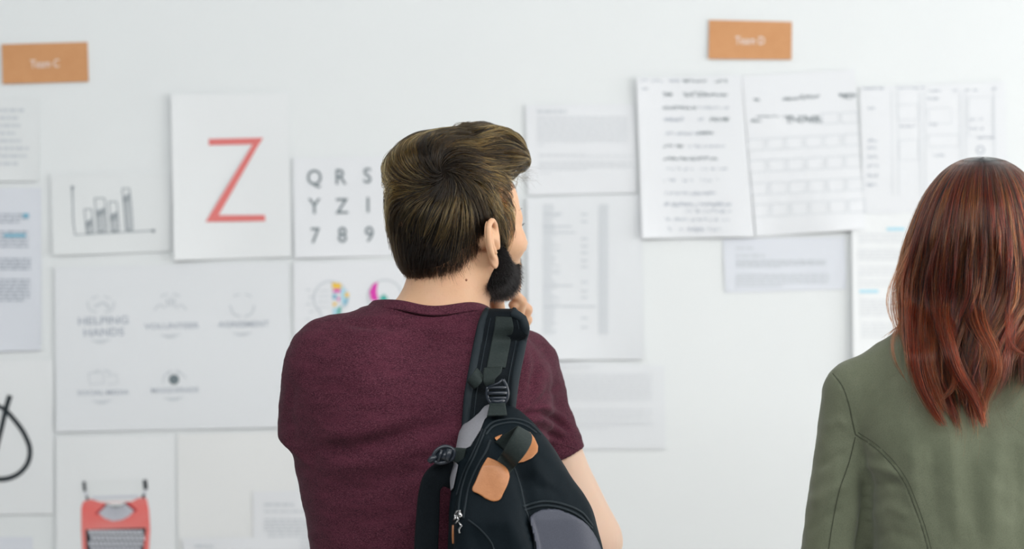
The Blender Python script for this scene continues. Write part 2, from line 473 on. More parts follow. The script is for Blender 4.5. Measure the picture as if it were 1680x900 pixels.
# left column
s = sheet([(-125, 158), (66, 160), (63, 297), (-125, 299)], 1, PAPER['grey'], 'pale sheet of faint text straight below the Team C card', lifts=(0, .001, 0, .006, 0, 0))
i = Ink(s)
for k, (a, b) in enumerate([(0, 40), (0, 30), (5, 34), (5, 26), (2, 35), (4, 48), (10, 44), (0, 30)]): i.lines(a-110, 181+k*12.5, b, 181+k*12.5, 1, 5, R, last=1)
i.build('printed_text', M['ink_pale'])
s = sheet([(-125, 310), (68, 308), (68, 574), (-125, 580)], 1, PAPER['blue'], 'bluish sheet with two blue highlighted lines at the left edge of the wall', lifts=(0, .001, 0, .006, 0, 0))
i = Ink(s); i.lines(-110, 352, 48, 364, 3, 3.2, R, last=.9); i.lines(-110, 380, 47, 410, 6, 3.2, R); i.lines(-110, 425, 51, 446, 5, 3.2, R); i.lines(-110, 459, 50, 492, 7, 3.2, R, last=.95)
i.build('printed_text', M['ink_grey'])
i = Ink(s, .0009); i.rect(38, 350, 48, 357).rect(7, 383, 43, 389); i.build('highlighted_text', M['ink_blue'], 'blue highlighted words')
s = sheet([(-170, 592), (88, 590), (88, 842), (-170, 846)], 1, PAPER['white'], 'white sheet with a thick black brushed loop in the lower left corner', lifts=(0, .0015, 0, .002, 0, 0))
i = Ink(s)
i.stroke([(17, 648), (11, 668), (3, 702), (-8, 745), (-24, 785)], [9, 8.5, 7.5, 6.5, 5], 26)
i.stroke([(-60, 690), (-30, 668), (-8, 664), (6, 670), (24, 688), (42, 714), (50, 738), (47, 757), (33, 775), (14, 784), (-8, 785), (-30, 778)], [5.5, 6, 7.5, 8, 8, 8, 8.5, 9], 70)
i.build('brush_stroke', M['ink_black'], 'thick black brushed loop')
s = sheet([(-140, 882), (54, 880), (54, 1060), (-140, 1060)], 1, PAPER['blue'], 'bluish sheet below the black brushed loop, cut by the bottom edge')
Ink(s).lines(-120, 905, 40, 1030, 16, 3, R).build('printed_text', M['ink_grey'])
s = sheet([(83, 287), (282, 284), (280, 412), (88, 419)], 1, PAPER['grey'], 'white sheet with a hand-drawn bar chart', lifts=(.001, 0, 0, .003, .002, 0))
i = Ink(s)
i.stroke([(119, 306), (120, 335), (121, 362), (124, 386)], [2.6, 1.8, 1.8, 1.6], 14); i.stroke([(123, 385), (180, 382), (254, 378)], [1.4, 1.4, 1.8], 14)
i.rect(117, 305, 122, 310); i.rect(249, 376, 255, 381)
for (xa, xb, ya, yb, base) in [(139, 151, 343, 361, 383), (156, 172, 325, 343, 381), (179, 192, 331, 350, 380), (201, 213, 309, 320, 378)]:
    dx = (base-ya)*.07
    i.stroke([(xa, ya), (xa+dx*.7, (ya+base)/2), (xa+dx+1, base)], 1.5, 8); i.stroke([(xb, ya), (xb+dx*.7, (ya+base)/2), (xb+dx+1, base)], 1.5, 8); i.stroke([(xa, ya), (xb, ya)], 1.5)
    y = yb; k = 0
    while y < base+4:
        t = (y-ya)/(base-ya)*dx; i.stroke([(xa+t+1, min(y+4, base)), (xb+t-1, min(y-2, base))], 1.7 if y < yb+9 else 1.2); y += 2.7 if y < yb+9 else 3.2
i.build('bar_chart', M['ink_chart'], 'hand-drawn bar chart of four hatched bars')
s = sheet([(281, 155), (473, 152), (479, 421), (287, 427)], 2, PAPER['white'], 'white sheet with a big red letter Z', lifts=(.006, .0005, 0, .003, .003, 0), seed=2)
i = Ink(s)
i.poly([(343, 228), (432, 226), (426, 236.5), (343, 238.5)]).poly([(338, 364), (355, 353), (435, 352.5), (436, 362.5)]).poly([(417, 233), (431, 226.5), (357, 357), (338, 364)])
i.build('letter', M['ink_red'], 'red letter Z')
s = sheet([(481, 259), (716, 256), (718, 418), (484, 423)], 1, PAPER['lav'], 'sheet with alphabet letters and digits beside the letter Z sheet', lifts=(.0015, 0, 0, .003, .001, 0), seed=1)
i = Ink(s)
for ch, x, y in [('Q', 516, 290), ('R', 560, 289), ('S', 603, 287), ('T', 647, 286), ('U', 690, 285), ('Y', 516, 337), ('Z', 561, 337), ('1', 604, 335), ('2', 648, 334), ('3', 690, 333), ('7', 518, 385), ('8', 562, 384), ('9', 606, 383), ('0', 651, 382)]:
    Ink(s).text(ch, x, y, 26, None, -.01, .9, .010).build('letter', M['ink_slate'])
s = sheet([(90, 438), (474, 430), (478, 700), (93, 708)], 1, PAPER['cool'], 'large sheet of five emblem designs starting with HELPING HANDS', lifts=(.001, 0, 0, .003, .002, .002), seed=3)
Ink(s).text('HELPING', 170, 525, 13, 82, -.03, bold=.012).text('HANDS', 171, 544, 13, 66, -.03, bold=.012).build('lettering', M['ink_grey'], 'lettering reading HELPING HANDS')
for tx, x, y, h, wd in (('VOLUNTEER', 282, 534, 9.5, 90), ('AGREEMENT', 400, 531, 9.5, 84), ('SOCIAL MEDIA', 170, 643, 8, 84), ('MASQUERADE', 288, 639, 8, 78)):
    Ink(s).text(tx, x, y, h, wd, -.02, bold=.009).build('lettering', M['ink_grey'], 'lettering reading '+tx)
class Inks:
    def __init__(s, sh, cs): s.cs = cs; s.k = [Ink(sh) for c in cs]
    def stroke(s, pts, w, n=None):
        c = np.mean(np.array(pts, float), 0); j = int(np.argmin([(c[0]-q[0])**2+(c[1]-q[1])**2 for q in s.cs])); s.k[j].stroke(pts, w, n); return s
    def build(s, name, m, label):
        for j in s.k: j.build(name, m, label)
i = Inks(s, [(168, 520), (281, 515), (399, 512), (169, 632), (286, 628)])
for (cx, cy, r, sub, sy) in [(166, 500, 26, 558, 0), (280, 497, 27, 549, 0), (398, 496, 25, 546, 0), (168, 620, 24, 657, 0), (286, 618, 20, 652, 0)]:
    a = np.linspace(-2.3, -.85, 9); i.stroke([(cx+r*.9*math.cos(t), cy+4+r*.72*math.sin(t)) for t in a][:4], 2.4); i.stroke([(cx+r*.9*math.cos(t), cy+4+r*.72*math.sin(t)) for t in a][5:], 2.4)
    i.stroke([(cx-16, sub), (cx-6, sub+2), (cx+6, sub+1), (cx+16, sub-1)], [1.5, 4, 4, 1.5]); i.stroke([(cx-7, sub+4), (cx+7, sub+3.5)], 2)
for d in (-1, 1):
    i.stroke([(166+d*22, 494), (166+d*18, 508), (166+d*6, 512)], 2.4, 8); i.stroke([(280+d*26, 508), (280+d*18, 500), (280+d*8, 505)], 2.4, 8)
    i.stroke([(398+d*20, 500), (398+d*15, 514), (398+d*3, 519)], 3, 8)
i.stroke([(274, 490), (276, 502)], 3).stroke([(281, 488), (281, 501)], 3).stroke([(287, 490), (286, 502)], 3); i.stroke([(155, 503), (172, 497), (180, 506)], 4, 8)
i.stroke([(146, 612), (170, 610), (172, 628), (148, 630), (146, 612)], 1.8); i.stroke([(176, 616), (192, 614), (194, 628), (178, 630)], 1.6)
i.stroke([(268, 628), (270, 616), (280, 610)], 2, 6).stroke([(306, 620), (298, 612), (290, 610)], 2, 6)
i.build('emblem_drawing', M['ink_pale'], 'pale line drawing of an emblem')
i = Ink(s); i.poly([(286+8.5*math.cos(t), 622+8.5*math.sin(t)) for t in np.linspace(0, 6.283, 15)[:-1]]).build('mask_drawing', M['ink_slate'], 'dark round mask drawing')
s = sheet([(482, 430), (742, 426), (745, 690), (484, 694)], 1, PAPER['lav'], 'sheet of colourful light bulb drawings behind the left shoulder of the man', lifts=(.001, 0, 0, .002, 0, 0), seed=5)
i = Ink(s)
def arc(cx, cy, r, a0, a1, n=20, ry=None): return [(cx+r*math.cos(t), cy+(ry or r)*math.sin(t)) for t in np.linspace(a0, a1, n)]
i.stroke(arc(543, 489, 28, 2.3, 6.9), 3); i.stroke([(524, 509), (529, 520), (531, 534)], 2.6, 8); i.stroke([(562, 509), (558, 520), (556, 534)], 2.6, 8)
i.stroke(arc(632, 487, 28, 2.3, 6.9), 3); i.stroke([(613, 507), (619, 520), (620, 534)], 2.6, 8)
for q in range(4): i.rect(522, 476+q*9, 540, 477.5+q*9)
for q in range(5): i.rect(502+q % 2*5, 474+q*12, 510+q % 2*4, 476+q*12)
i.build('bulb_outline', M['ink_pale'], 'grey outlines of light bulbs')
for nm, mm, ps in [('yellow_patch', 'ink_yel', [[(545, 463), (560, 465), (560, 473), (546, 473)], [(546, 496), (554, 496), (548, 504)], [(566, 479), (573, 481), (572, 487), (565, 486)]]),
                   ('pink_patch', 'ink_mag', [[(548, 474), (559, 474), (559, 479), (546, 479)], [(612, 466), (620, 462), (618, 478), (621, 494), (609, 492), (606, 478)], [(553, 489), (558, 487), (556, 495)]]),
                   ('blue_patch', 'ink_blue', [[(546, 482), (553, 482), (552, 491), (546, 490)], [(567, 489), (573, 487), (569, 498), (562, 503)]]),
                   ('teal_patch', 'ink_teal', [[(623, 488), (630, 482), (637, 489), (634, 493), (624, 493)], [(555, 504), (561, 502), (558, 515), (553, 517)]]),
                   ('sky_patch', 'ink_sky', [[(560, 470), (568, 476), (564, 500), (560, 492)], [(547, 506), (554, 504), (551, 518), (547, 518)]])]:
    for p in ps: Ink(s, .0008).poly(p).build(nm, M[mm])
# typewriter picture
s = sheet([(92, 716), (287, 713), (289, 990), (94, 993)], 1, PAPER['white'], 'white sheet picturing a red typewriter', 'poster', (.001, .001, 0, .002, 0, 0), name='typewriter_picture', seed=6)
i = Ink(s); i.poly([(137, 822), (150, 818), (165, 823), (216, 822), (228, 816), (241, 816), (245, 836), (247, 868), (245, 900), (240, 960), (142, 962), (136, 905), (134, 870), (134, 832)]).build('typewriter_body', M['ink_typered'], 'red typewriter body')
i = Ink(s, .0009); i.poly([(172, 824), (206, 823), (208, 826), (190, 832), (174, 826)]); i.poly([(146, 787), (233, 785), (235, 815), (148, 818)]).build('typewriter_paper', PAPER['grey'])
i = Ink(s, .0010); i.poly([(164, 841), (176, 825), (184, 829), (198, 829), (206, 824), (222, 838)]); i.poly([(141, 868), (240, 865), (236, 900), (232, 950), (146, 950), (143, 900)]).build('typewriter_well', M['ink_black'])
for pp in ([(156, 842), (176, 823), (180, 826), (164, 843)], [(206, 823), (210, 822), (226, 836), (220, 840)]): Ink(s, .0008).poly(pp).build('typewriter_shadow_edge', M['ink_typedark'])  # shaded edges of the typewriter, put into the print as dark red
i = Ink(s, .0013); i.poly([(162, 841), (177, 827), (184, 830.5), (192, 831.5), (199, 830), (206, 826), (220, 837), (212, 846), (200, 852), (186, 854), (172, 849)]).build('typebar_fan', M['ink_silver'])
i = Ink(s, .0016)
for k in range(17):
    t = k/16; a = (178+t*27, 829+2.5*math.sin(t*3.14)); b = (163+t*56, 841+12.5*math.sin(t*3.14)); i.stroke([a, b], .8)
i.build('typebar', M['ink_key'])
i = Ink(s, .0013)
for r_ in range(6):
    for k in range(13):
        x = 147+k*6.9+(r_ % 2)*3; y = 871+r_*9.2
        if x < 236-r_*1.2 and x > 143+r_*1.5: i.poly([(x-1, y-2.6), (x+3.8, y-2.6), (x+5.6, y+5.2), (x+.6, y+5.2)])
i.build('typewriter_keys', M['ink_silver'])
i = Ink(s, .0012)
i.stroke([(138.5, 789), (140, 805)], 4.6); i.stroke([(143, 813), (144, 819)], 3.6); i.stroke([(238, 786), (240, 802)], 6.5); i.stroke([(237, 810), (235, 816)], 5)
i.build('carriage_knob', M['ink_black']); i = Ink(s, .0012); i.rect(152, 813, 228, 818, -.03); i.stroke([(140, 805), (143, 813)], 3); i.stroke([(240, 802), (237, 810)], 4); i.build('carriage_bar', M['ink_silver'])
s = sheet([(291, 712), (484, 708), (486, 975), (293, 980)], 0, PAPER['warm'], 'blank warm white sheet right of the typewriter picture')
s = sheet([(415, 806), (610, 802), (612, 938), (417, 942)], 1, PAPER['lav'], 'small text sheet by the waist of the man in the maroon T-shirt')
i = Ink(s); i.lines(434, 827, 482, 827, 1, 4, R, last=1).lines(434, 838, 590, 838, 1, 2.6, R, last=.9).lines(434, 852, 590, 868, 4, 2.6, R).lines(440, 873, 590, 910, 7, 2.6, R)
i.build('printed_text', M['ink_pale'])
s = sheet([(300, 882), (492, 880), (494, 1100), (302, 1100)], 2, PAPER['lav'], 'sheet with a faint blue heading at the bottom edge, right of the typewriter picture')
i = Ink(s); i.lines(320, 895, 352, 895, 1, 5, R, last=1).lines(320, 915, 470, 1060, 14, 3, R).build('printed_text', M['ink_pale'])
# middle
s = sheet([(862, 173), (1041, 170), (1045, 316), (866, 320)], 1, PAPER['lav'], 'sheet of pale text level with the hair of the man', lifts=(.001, 0, 0, .001, 0, 0))
i = Ink(s); i.lines(881, 183, 929, 182, 1, 4.5, R, last=1); i.build('printed_heading', M['ink_pale'])
i = Ink(s); i.lines(882, 192, 1030, 232, 11, 2.2, R, last=1).lines(884, 238, 900, 238, 1, 2.2, R).lines(884, 256, 1038, 254, 2, 2.4, R).lines(884, 266, 1040, 278, 4, 2.2, R).lines(886, 284, 920, 284, 1, 2.2, R)
i.build('printed_text', M['ink_faint'])
s = sheet([(864, 325), (1052, 319), (1056, 589), (868, 590)], 2, PAPER['cool'], 'long sheet of price-list rows in front of the face of the man', lifts=(.003, .0015, 0, .004, .002, .003), seed=1)
i = Ink(s)
for k in range(52):
    y = 336+k*4.1; i.rect(891, y, 891+R.choice([14, 17, 20, 22, 18, 27]), y+1.8); i.rect(982, y, 998, y+2.2)
i.build('printed_rows', M['ink_pale'])
i = Ink(s)
for y in (350, 362, 390, 402, 413, 426, 436, 461, 476, 486, 520, 535): i.rect(953, y, 964, y+3)
for y, a in ((349, 922), (370, 938), (380, 944), (467, 940), (501, 978)): i.rect(892, y, a, y+2.6)
i.build('printed_text', M['ink_pale'])
s = sheet([(900, 592), (1090, 600), (1092, 736), (902, 736)], 1, PAPER['cool'], 'landscape text sheet right of the maroon sleeve', lifts=(0, .001, 0, .001, 0, 0))
i = Ink(s); i.lines(922, 602, 972, 603, 1, 4, R, last=1).lines(922, 614, 1070, 655, 10, 2.4, R, last=1).lines(922, 672, 1072, 684, 3, 2.4, R, last=.95).lines(922, 692, 1072, 702, 3, 2.4, R).build('printed_text', M['ink_faint'])
# right cluster
s = sheet([(1044, 128), (1216, 123), (1237, 388), (1053, 391)], 2, PAPER['lav'], 'sheet of dense handwritten notes below the Team D card', lifts=(.006, 0, .001, .008, .002, 0), seed=3)
def scribble(i, x0, y0, x1, h, dens, rr):
    x = x0
    while x < x1:
        if rr.random() < dens:
            i.stroke([(x, y0+rr.uniform(-h, h)*.45), (x+rr.uniform(1, 3), y0+rr.uniform(-h, h)*.45), (x+rr.uniform(2.5, 5), y0+rr.uniform(-h, h)*.45)], rr.uniform(.9, 1.9))
        x += rr.uniform(1.8, 3.2)
dk = Ink(s); lt = Ink(s)
for y, x0, x1, h, dens, o in [(133, 1120, 1155, 5, .95, dk), (133, 1172, 1193, 6, .95, dk), (133, 1050, 1112, 5, .5, lt), (146, 1052, 1065, 4, .5, lt), (155, 1087, 1100, 8, .9, dk), (155, 1120, 1158, 10, .95, dk), (156, 1158, 1192, 4, .9, dk), (177, 1087, 1140, 6, .95, dk), (177, 1142, 1192, 5, .6, lt), (196, 1088, 1122, 9, .8, lt), (196, 1132, 1150, 6, .6, lt), (196, 1165, 1193, 8, .9, dk), (219, 1088, 1165, 5, .7, lt), (218, 1142, 1168, 6, .9, dk), (239, 1088, 1118, 7, .9, dk), (240, 1125, 1192, 5, .5, lt), (260, 1088, 1175, 6, .95, dk), (277, 1094, 1192, 5, .4, lt), (296, 1088, 1180, 6, .5, lt), (317, 1088, 1175, 6, .7, lt), (335, 1088, 1195, 7, .8, lt), (346, 1110, 1195, 6, .5, lt), (360, 1088, 1195, 6, .6, lt), (376, 1095, 1180, 8, .5, lt)]:
    scribble(o, x0, y, x1, h, dens, R)
dk.build('dark_handwriting', M['ink_slate']); lt.build('light_handwriting', M['ink_grey'])
s = sheet([(1217, 125), (1402, 114), (1418, 376), (1240, 388)], 1, PAPER['lav'], 'sheet with rows of empty boxes, right of the dense handwritten notes', lifts=(0, .001, 0, .009, 0, 0), seed=4)
i = Ink(s, .0006); g = Ink(s, .0005)
scribble(i, 1236, 164, 1244, 4, 1, R); scribble(i, 1283, 162, 1312, 5, 1, R); scribble(i, 1310, 159, 1342, 9, 1, R); scribble(i, 1376, 156, 1402, 8, 1, R); scribble(i, 1383, 159, 1394, 8, 1, R)
scribble(i, 1232, 199, 1245, 7, .9, R); scribble(i, 1285, 197, 1345, 15, .98, R); scribble(i, 1232, 191, 1345, 2, .5, R)
i.build('dark_handwriting', M['ink_slate'])
for k, (y, h) in enumerate([(229, 18), (264, 19), (301, 19), (336, 20)]):
    for q in range(6):
        x = 1226+k*2.5+q*31.5; yy = y-q*1.6; g.stroke([(x, yy), (x+27, yy-1.4), (x+28, yy+h-1.4), (x+1, yy+h), (x, yy)], 1.3)
for q in (4, 5): g.stroke([(1222+q*31.5, 190-q), (1249+q*31.5, 189-q), (1250+q*31.5, 206-q), (1223+q*31.5, 207-q), (1222+q*31.5, 190-q)], 1.3)
g.build('box_grid', M['ink_pale'])
s = sheet([(1410, 143), (1649, 134), (1653, 360), (1416, 370)], 1, PAPER['lav'], 'wide sheet of faint column layouts right of the sheet of empty boxes', lifts=(0, .001, 0, .001, 0, 0), seed=4)
i = Ink(s)
for (x, y, x2, h) in [(1414, 145, 1448, 3), (1470, 144, 1515, 3), (1520, 149, 1540, 4), (1520, 162, 1535, 4), (1563, 148, 1570, 6), (1580, 148, 1600, 3), (1626, 146, 1632, 5), (1523, 204, 1536, 4), (1476, 207, 1498, 4), (1590, 196, 1610, 5), (1590, 211, 1610, 5), (1600, 226, 1630, 3), (1525, 255, 1545, 4), (1420, 178, 1432, 4), (1420, 230, 1436, 5), (1422, 243, 1438, 5), (1422, 257, 1438, 5), (1422, 272, 1438, 5), (1422, 288, 1438, 6), (1422, 303, 1438, 5)]:
    scribble(i, x, y, x2, h, .75, R)
i.stroke(arc(1608, 246, 6, 0, 6.28, 14), 2); i.build('handwriting', M['ink_grey'])
i = Ink(s)
for x in (1462, 1472, 1508, 1516, 1575, 1583, 1630): i.stroke([(x, 150), (x+2, 320)], 1.0)
for (x, y, x2, y2) in ((1472, 172, 1506, 196), (1522, 178, 1560, 202), (1522, 222, 1572, 240), (1588, 160, 1628, 222), (1474, 230, 1506, 262)): i.stroke([(x, y), (x2, y-1), (x2+1, y2), (x+1, y2+1), (x, y)], 1.0)
i.build('column_lines', M['ink_pale'])
s = sheet([(1396, 352), (1588, 346), (1592, 616), (1399, 622)], 2, PAPER['white'], 'text sheet with light blue headings behind the hair of the woman', lifts=(.006, 0, 0, .002, .002, 0), seed=2)
i = Ink(s); i.lines(1408, 384, 1560, 396, 3, 2.4, R).lines(1408, 410, 1560, 425, 4, 2.4, R).lines(1408, 438, 1560, 450, 3, 2.4, R).lines(1408, 461, 1560, 467, 2, 2.4, R).lines(1410, 492, 1560, 516, 6, 2.4, R).lines(1412, 530, 1560, 552, 5, 2.4, R)
i.build('printed_text', M['ink_faint'])
i = Ink(s); i.rect(1454, 373, 1484, 378).rect(1409, 475, 1440, 480).build('printed_heading', M['ink_sky'], 'light blue headings')
s = sheet([(1186, 392), (1386, 388), (1388, 474), (1190, 480)], 0, PAPER['blue'], 'half-height text sheet under the sheet of empty boxes', lifts=(0, 0, 0, 0, 0, 0), seed=2)
i = Ink(s); i.lines(1207, 407, 1236, 407, 1, 3, R, last=1).lines(1207, 419, 1255, 418, 1, 4, R, last=1).lines(1208, 427, 1355, 437, 4, 2.4, R).lines(1208, 450, 1360, 468, 5, 2.4, R)
i.build('printed_text', M['ink_pale'])

# ================================================================== people
M['skin'] = mat('skin_light', (.66, .40, .245), .48, spec=.35, sss=.18,
    noise=[((28, 28, 28), 4, (.62, .31, .20), .45, .85, .6), ((260, 260, 260), 2, (.52, .28, .17), .55, .9, .35)], bump=((500, 500, 500), .12, .001))
_nt = M['skin'].node_tree; _b = _nt.nodes['Principled BSDF']; _src = _b.inputs['Base Color'].links[0].from_socket
_tc = _nt.nodes.new('ShaderNodeTexCoord'); _sx = _nt.nodes.new('ShaderNodeSeparateXYZ'); _nt.links.new(_tc.outputs['Object'], _sx.inputs[0])
_mr = _nt.nodes.new('ShaderNodeMapRange'); _mr.inputs[1].default_value = 1.46; _mr.inputs[2].default_value = 1.38; _mr.inputs[4].default_value = .85; _nt.links.new(_sx.outputs[2], _mr.inputs[0])
_mx = _nt.nodes.new('ShaderNodeMix'); _mx.data_type = 'RGBA'; _nt.links.new(_mr.outputs[0], _mx.inputs['Factor']); _nt.links.new(_src, _mx.inputs['A'])
_mx.inputs['B'].default_value = (.74, .53, .41, 1); _nt.links.new(_mx.outputs['Result'], _b.inputs['Base Color'])      # untanned arms
M['skin_pink'] = mat('skin_pink', (.80, .44, .33), .48, spec=.35, sss=.2, noise=[((40, 40, 40), 4, (.78, .34, .26), .4, .8, .6)])
M['eye'] = mat('eye_white', (.85, .84, .82), .15)
M['shirt'] = mat('maroon_heather_jersey', (.058, .013, .0235), .92, spec=.12, sheen=.04,
    noise=[((560, 560, 1100), 3, (.175, .058, .085), .46, .70, .75), ((360, 360, 800), 2, (.016, .006, .012), .50, .72, .85), ((22, 22, 90), 3, (.11, .026, .046), .45, .7, .4)], bump=((900, 900, 1400), .35, .0006))
M['jeans'] = mat('dark_denim', (.035, .045, .07), .85, noise=[((200, 200, 60), 3, (.05, .07, .11), .4, .7, .6)])
M['shoe'] = mat('shoe_dark', (.03, .028, .027), .5)
M['sole'] = mat('shoe_sole', (.6, .58, .55), .7)
M['man_hair'] = hair_mat('man_hair_strands', (.006, .003, .001), (.30, .170, .045), rough=.22, lo=.25, hi=1.0)
M['man_hair_dark'] = hair_mat('man_hair_strands_dark', (.001, .0007, .0004), (.022, .012, .004), rough=.28)
M['man_side_hair'] = hair_mat('man_short_hair', (.0015, .001, .0008), (.014, .0075, .0035), rough=.35)  # short side hair, with its shade put into the darker colour
M['beard'] = hair_mat('beard_strands', (.0006, .0006, .0007), (.004, .0035, .0035), rough=.5)
M['hair_under'] = mat('hair_underlayer', (.006, .004, .003), .8, spec=.1, noise=[((300, 300, 300), 2, (.012, .008, .005), .4, .7, 1)])
M['beard_under'] = mat('beard_underlayer', (.009, .008, .008), .9, spec=.05)

def unit(v): v = np.array(v, float); return v/np.linalg.norm(v)
def head_frame(yaw, pitch, roll=0.0):
    f0 = np.array([math.sin(yaw), math.cos(yaw), 0]); r = np.array([math.cos(yaw), -math.sin(yaw), 0]); u0 = np.array([0, 0, 1.0])
    f = f0*math.cos(pitch)+u0*math.sin(pitch); u = np.cross(r, f)
    r2 = r*math.cos(roll)+u*math.sin(roll); u2 = np.cross(r2, f)
    return np.array([f, r2, u2])            # rows
def head(fd, H, R, s=1.0, jaw=1.0):
    """skull, face and jaw added to a field; H = point midway between the ear canals, R rows = forward, right, up"""
    W = lambda f, r, u: H+s*(f*R[0]+r*R[1]+u*R[2])
    E = lambda c, rad, k=.02: fd.add(ell(W(*c), np.array(rad)*s, R), k)
    C = lambda a, b, ra, rb, k=.015: fd.add(cone(W(*a), W(*b), ra*s, rb*s), k)
    E((-.018, 0, .046), (.089, .0705, .081), .01); E((.033, 0, .044), (.064, .062, .060), .03)
    E((-.042, 0, .012), (.050, .053, .055), .03)
    E((.042, 0, -.020), (.046, .052, .068), .03)
    for sg in (-1, 1):
        C((.0, .058*sg, -.028), (.006, .049*sg, -.052), .013, .012, .02); C((.006, .049*sg, -.052), (.072, .014*sg, -.088*jaw), .013, .013, .02)
        E((.058, .043*sg, -.012), (.022, .022, .022), .02)
        C((.087, .012*sg, .027), (.069, .047*sg, .024), .009, .008, .012)
    E((.066, 0, -.083*jaw), (.015, .020, .014), .02); E((.066, 0, -.052), (.026, .031, .028), .02)
    for sg in (-1, 1): fd.sub(ell(W(.093, .033*sg, .008), np.array((.017, .017, .012))*s, R), .010)
    C((.085, 0, .018), (.108, 0, -.020), .0075, .0095, .010); E((.112, 0, -.022), (.010, .010, .009), .006)
    for sg in (-1, 1): E((.101, .012*sg, -.027), (.010, .0075, .0075), .005)
    for sg in (-1, 1): E((.0745, .032*sg, .008), (.0125, .0125, .0125), .002)
    E((.0890, 0, -.0505), (.009, .023, .0048), .003); E((.0875, 0, -.0590), (.0085, .020, .0058), .003)
    return W
def ear_mesh(H, R, side, s=1.0, step=.0011, flare=28):
    """outer ear in its own frame; joined into the body mesh"""
    a = math.radians(flare)
    n = unit(R[1]*side*math.cos(a)+R[0]*math.sin(a))             # outer face direction
    b = unit(R[0]*math.cos(a)-R[1]*side*math.sin(a))             # toward the face, within the ear plane
    up = R[2]
    up = unit(up-.12*b); Q = np.array([b, n, up])
    O = H+s*(R[1]*side*.079-R[0]*.008-R[2]*.002)
    fd = Field(np.arange(-.03, .032, step), np.arange(-.022, .022, step), np.arange(-.045, .042, step))
    E = lambda c, r, k: fd.add(ell(c, r, None, .02), k)
    rim = smooth_path([(.012, .001, -.002), (.015, .002, .010), (.010, .004, .026), (-.002, .006, .0325), (-.013, .006, .028), (-.0185, .005, .014), (-.018, .004, .000), (-.0135, .003, -.013), (-.007, .002, -.022)], 26)
    fd.add(ell((-.002, -.001, .002), (.017, .0035, .031), None, .02), .003)
    for i in range(25): fd.add(cone(rim[i], rim[i+1], .0034, .0034, .012), .002)
    anti = smooth_path([(-.001, .001, .020), (-.008, .003, .012), (-.010, .004, .000), (-.006, .004, -.010), (.001, .003, -.013)], 14)
    for i in range(13): fd.add(cone(anti[i], anti[i+1], .0028, .0028, .012), .003)
    E((-.001, .000, -.026), (.0095, .0042, .0105), .005); E((.0125, .003, -.005), (.004, .003, .0065), .003)
    fd.sub(ell((.001, .006, -.002), (.0075, .0085, .0095), None, .02), .003)
    fd.sub(ell((-.004, .0065, .022), (.007, .0035, .0065), None, .02), .002)
    fd.add(cone((.006, -.003, .006), (.004, -.016, .004), .010, .013, .02), .008)
    V, F = fd.surf()
    return O+s*(V@Q), F
def hand(fd, wrist, palm, nrm, thumb_side, curls, s=1.0, spread=.07, thumb=None):
    """palm (dir wrist->knuckles), nrm = back of the hand direction; fingers curl away from nrm"""
    palm = unit(palm); nrm = unit(nrm-np.dot(nrm, palm)*palm); side = np.cross(palm, nrm)*thumb_side
    w = np.array(wrist, float)
    for q, L in ((.026, .078), (.009, .082), (-.009, .080), (-.025, .074)):
        fd.add(cone(w+side*q*.55*s+palm*.008, w+(side*q+palm*L)*s, .0125*s, .0105*s), .012)
    for fi, (q, L0, seg, r) in enumerate(((.026, .080, (.040, .024, .019), .0088), (.009, .084, (.044, .028, .020), .0090), (-.009, .081, (.041, .026, .020), .0085), (-.025, .075, (.032, .020, .018), .0076))):
        p = w+(side*q+palm*L0)*s; d = unit(palm+side*spread*q*20); ang = 0
        for j in range(3):
            ang += curls[fi][j]; dd = d*math.cos(ang)-nrm*math.sin(ang); e = p+dd*seg[j]*s
            fd.add(cone(p, e, (r-.0006*j)*s, (r-.0006*(j+1))*s), .003 if j else .006); p = e
    t0 = w+(side*.020+palm*.022)*s
    if thumb is None: thumb = [side*.028+palm*.026-nrm*.012, side*.012+palm*.030-nrm*.010, side*.002+palm*.024-nrm*.008]
    p = t0
    for j, v in enumerate(thumb):
        e = p+np.array(v)*s; fd.add(cone(p, e, (.0135-.002*j)*s, (.0115-.0012*j)*s), .007 if j < 2 else .003); p = e
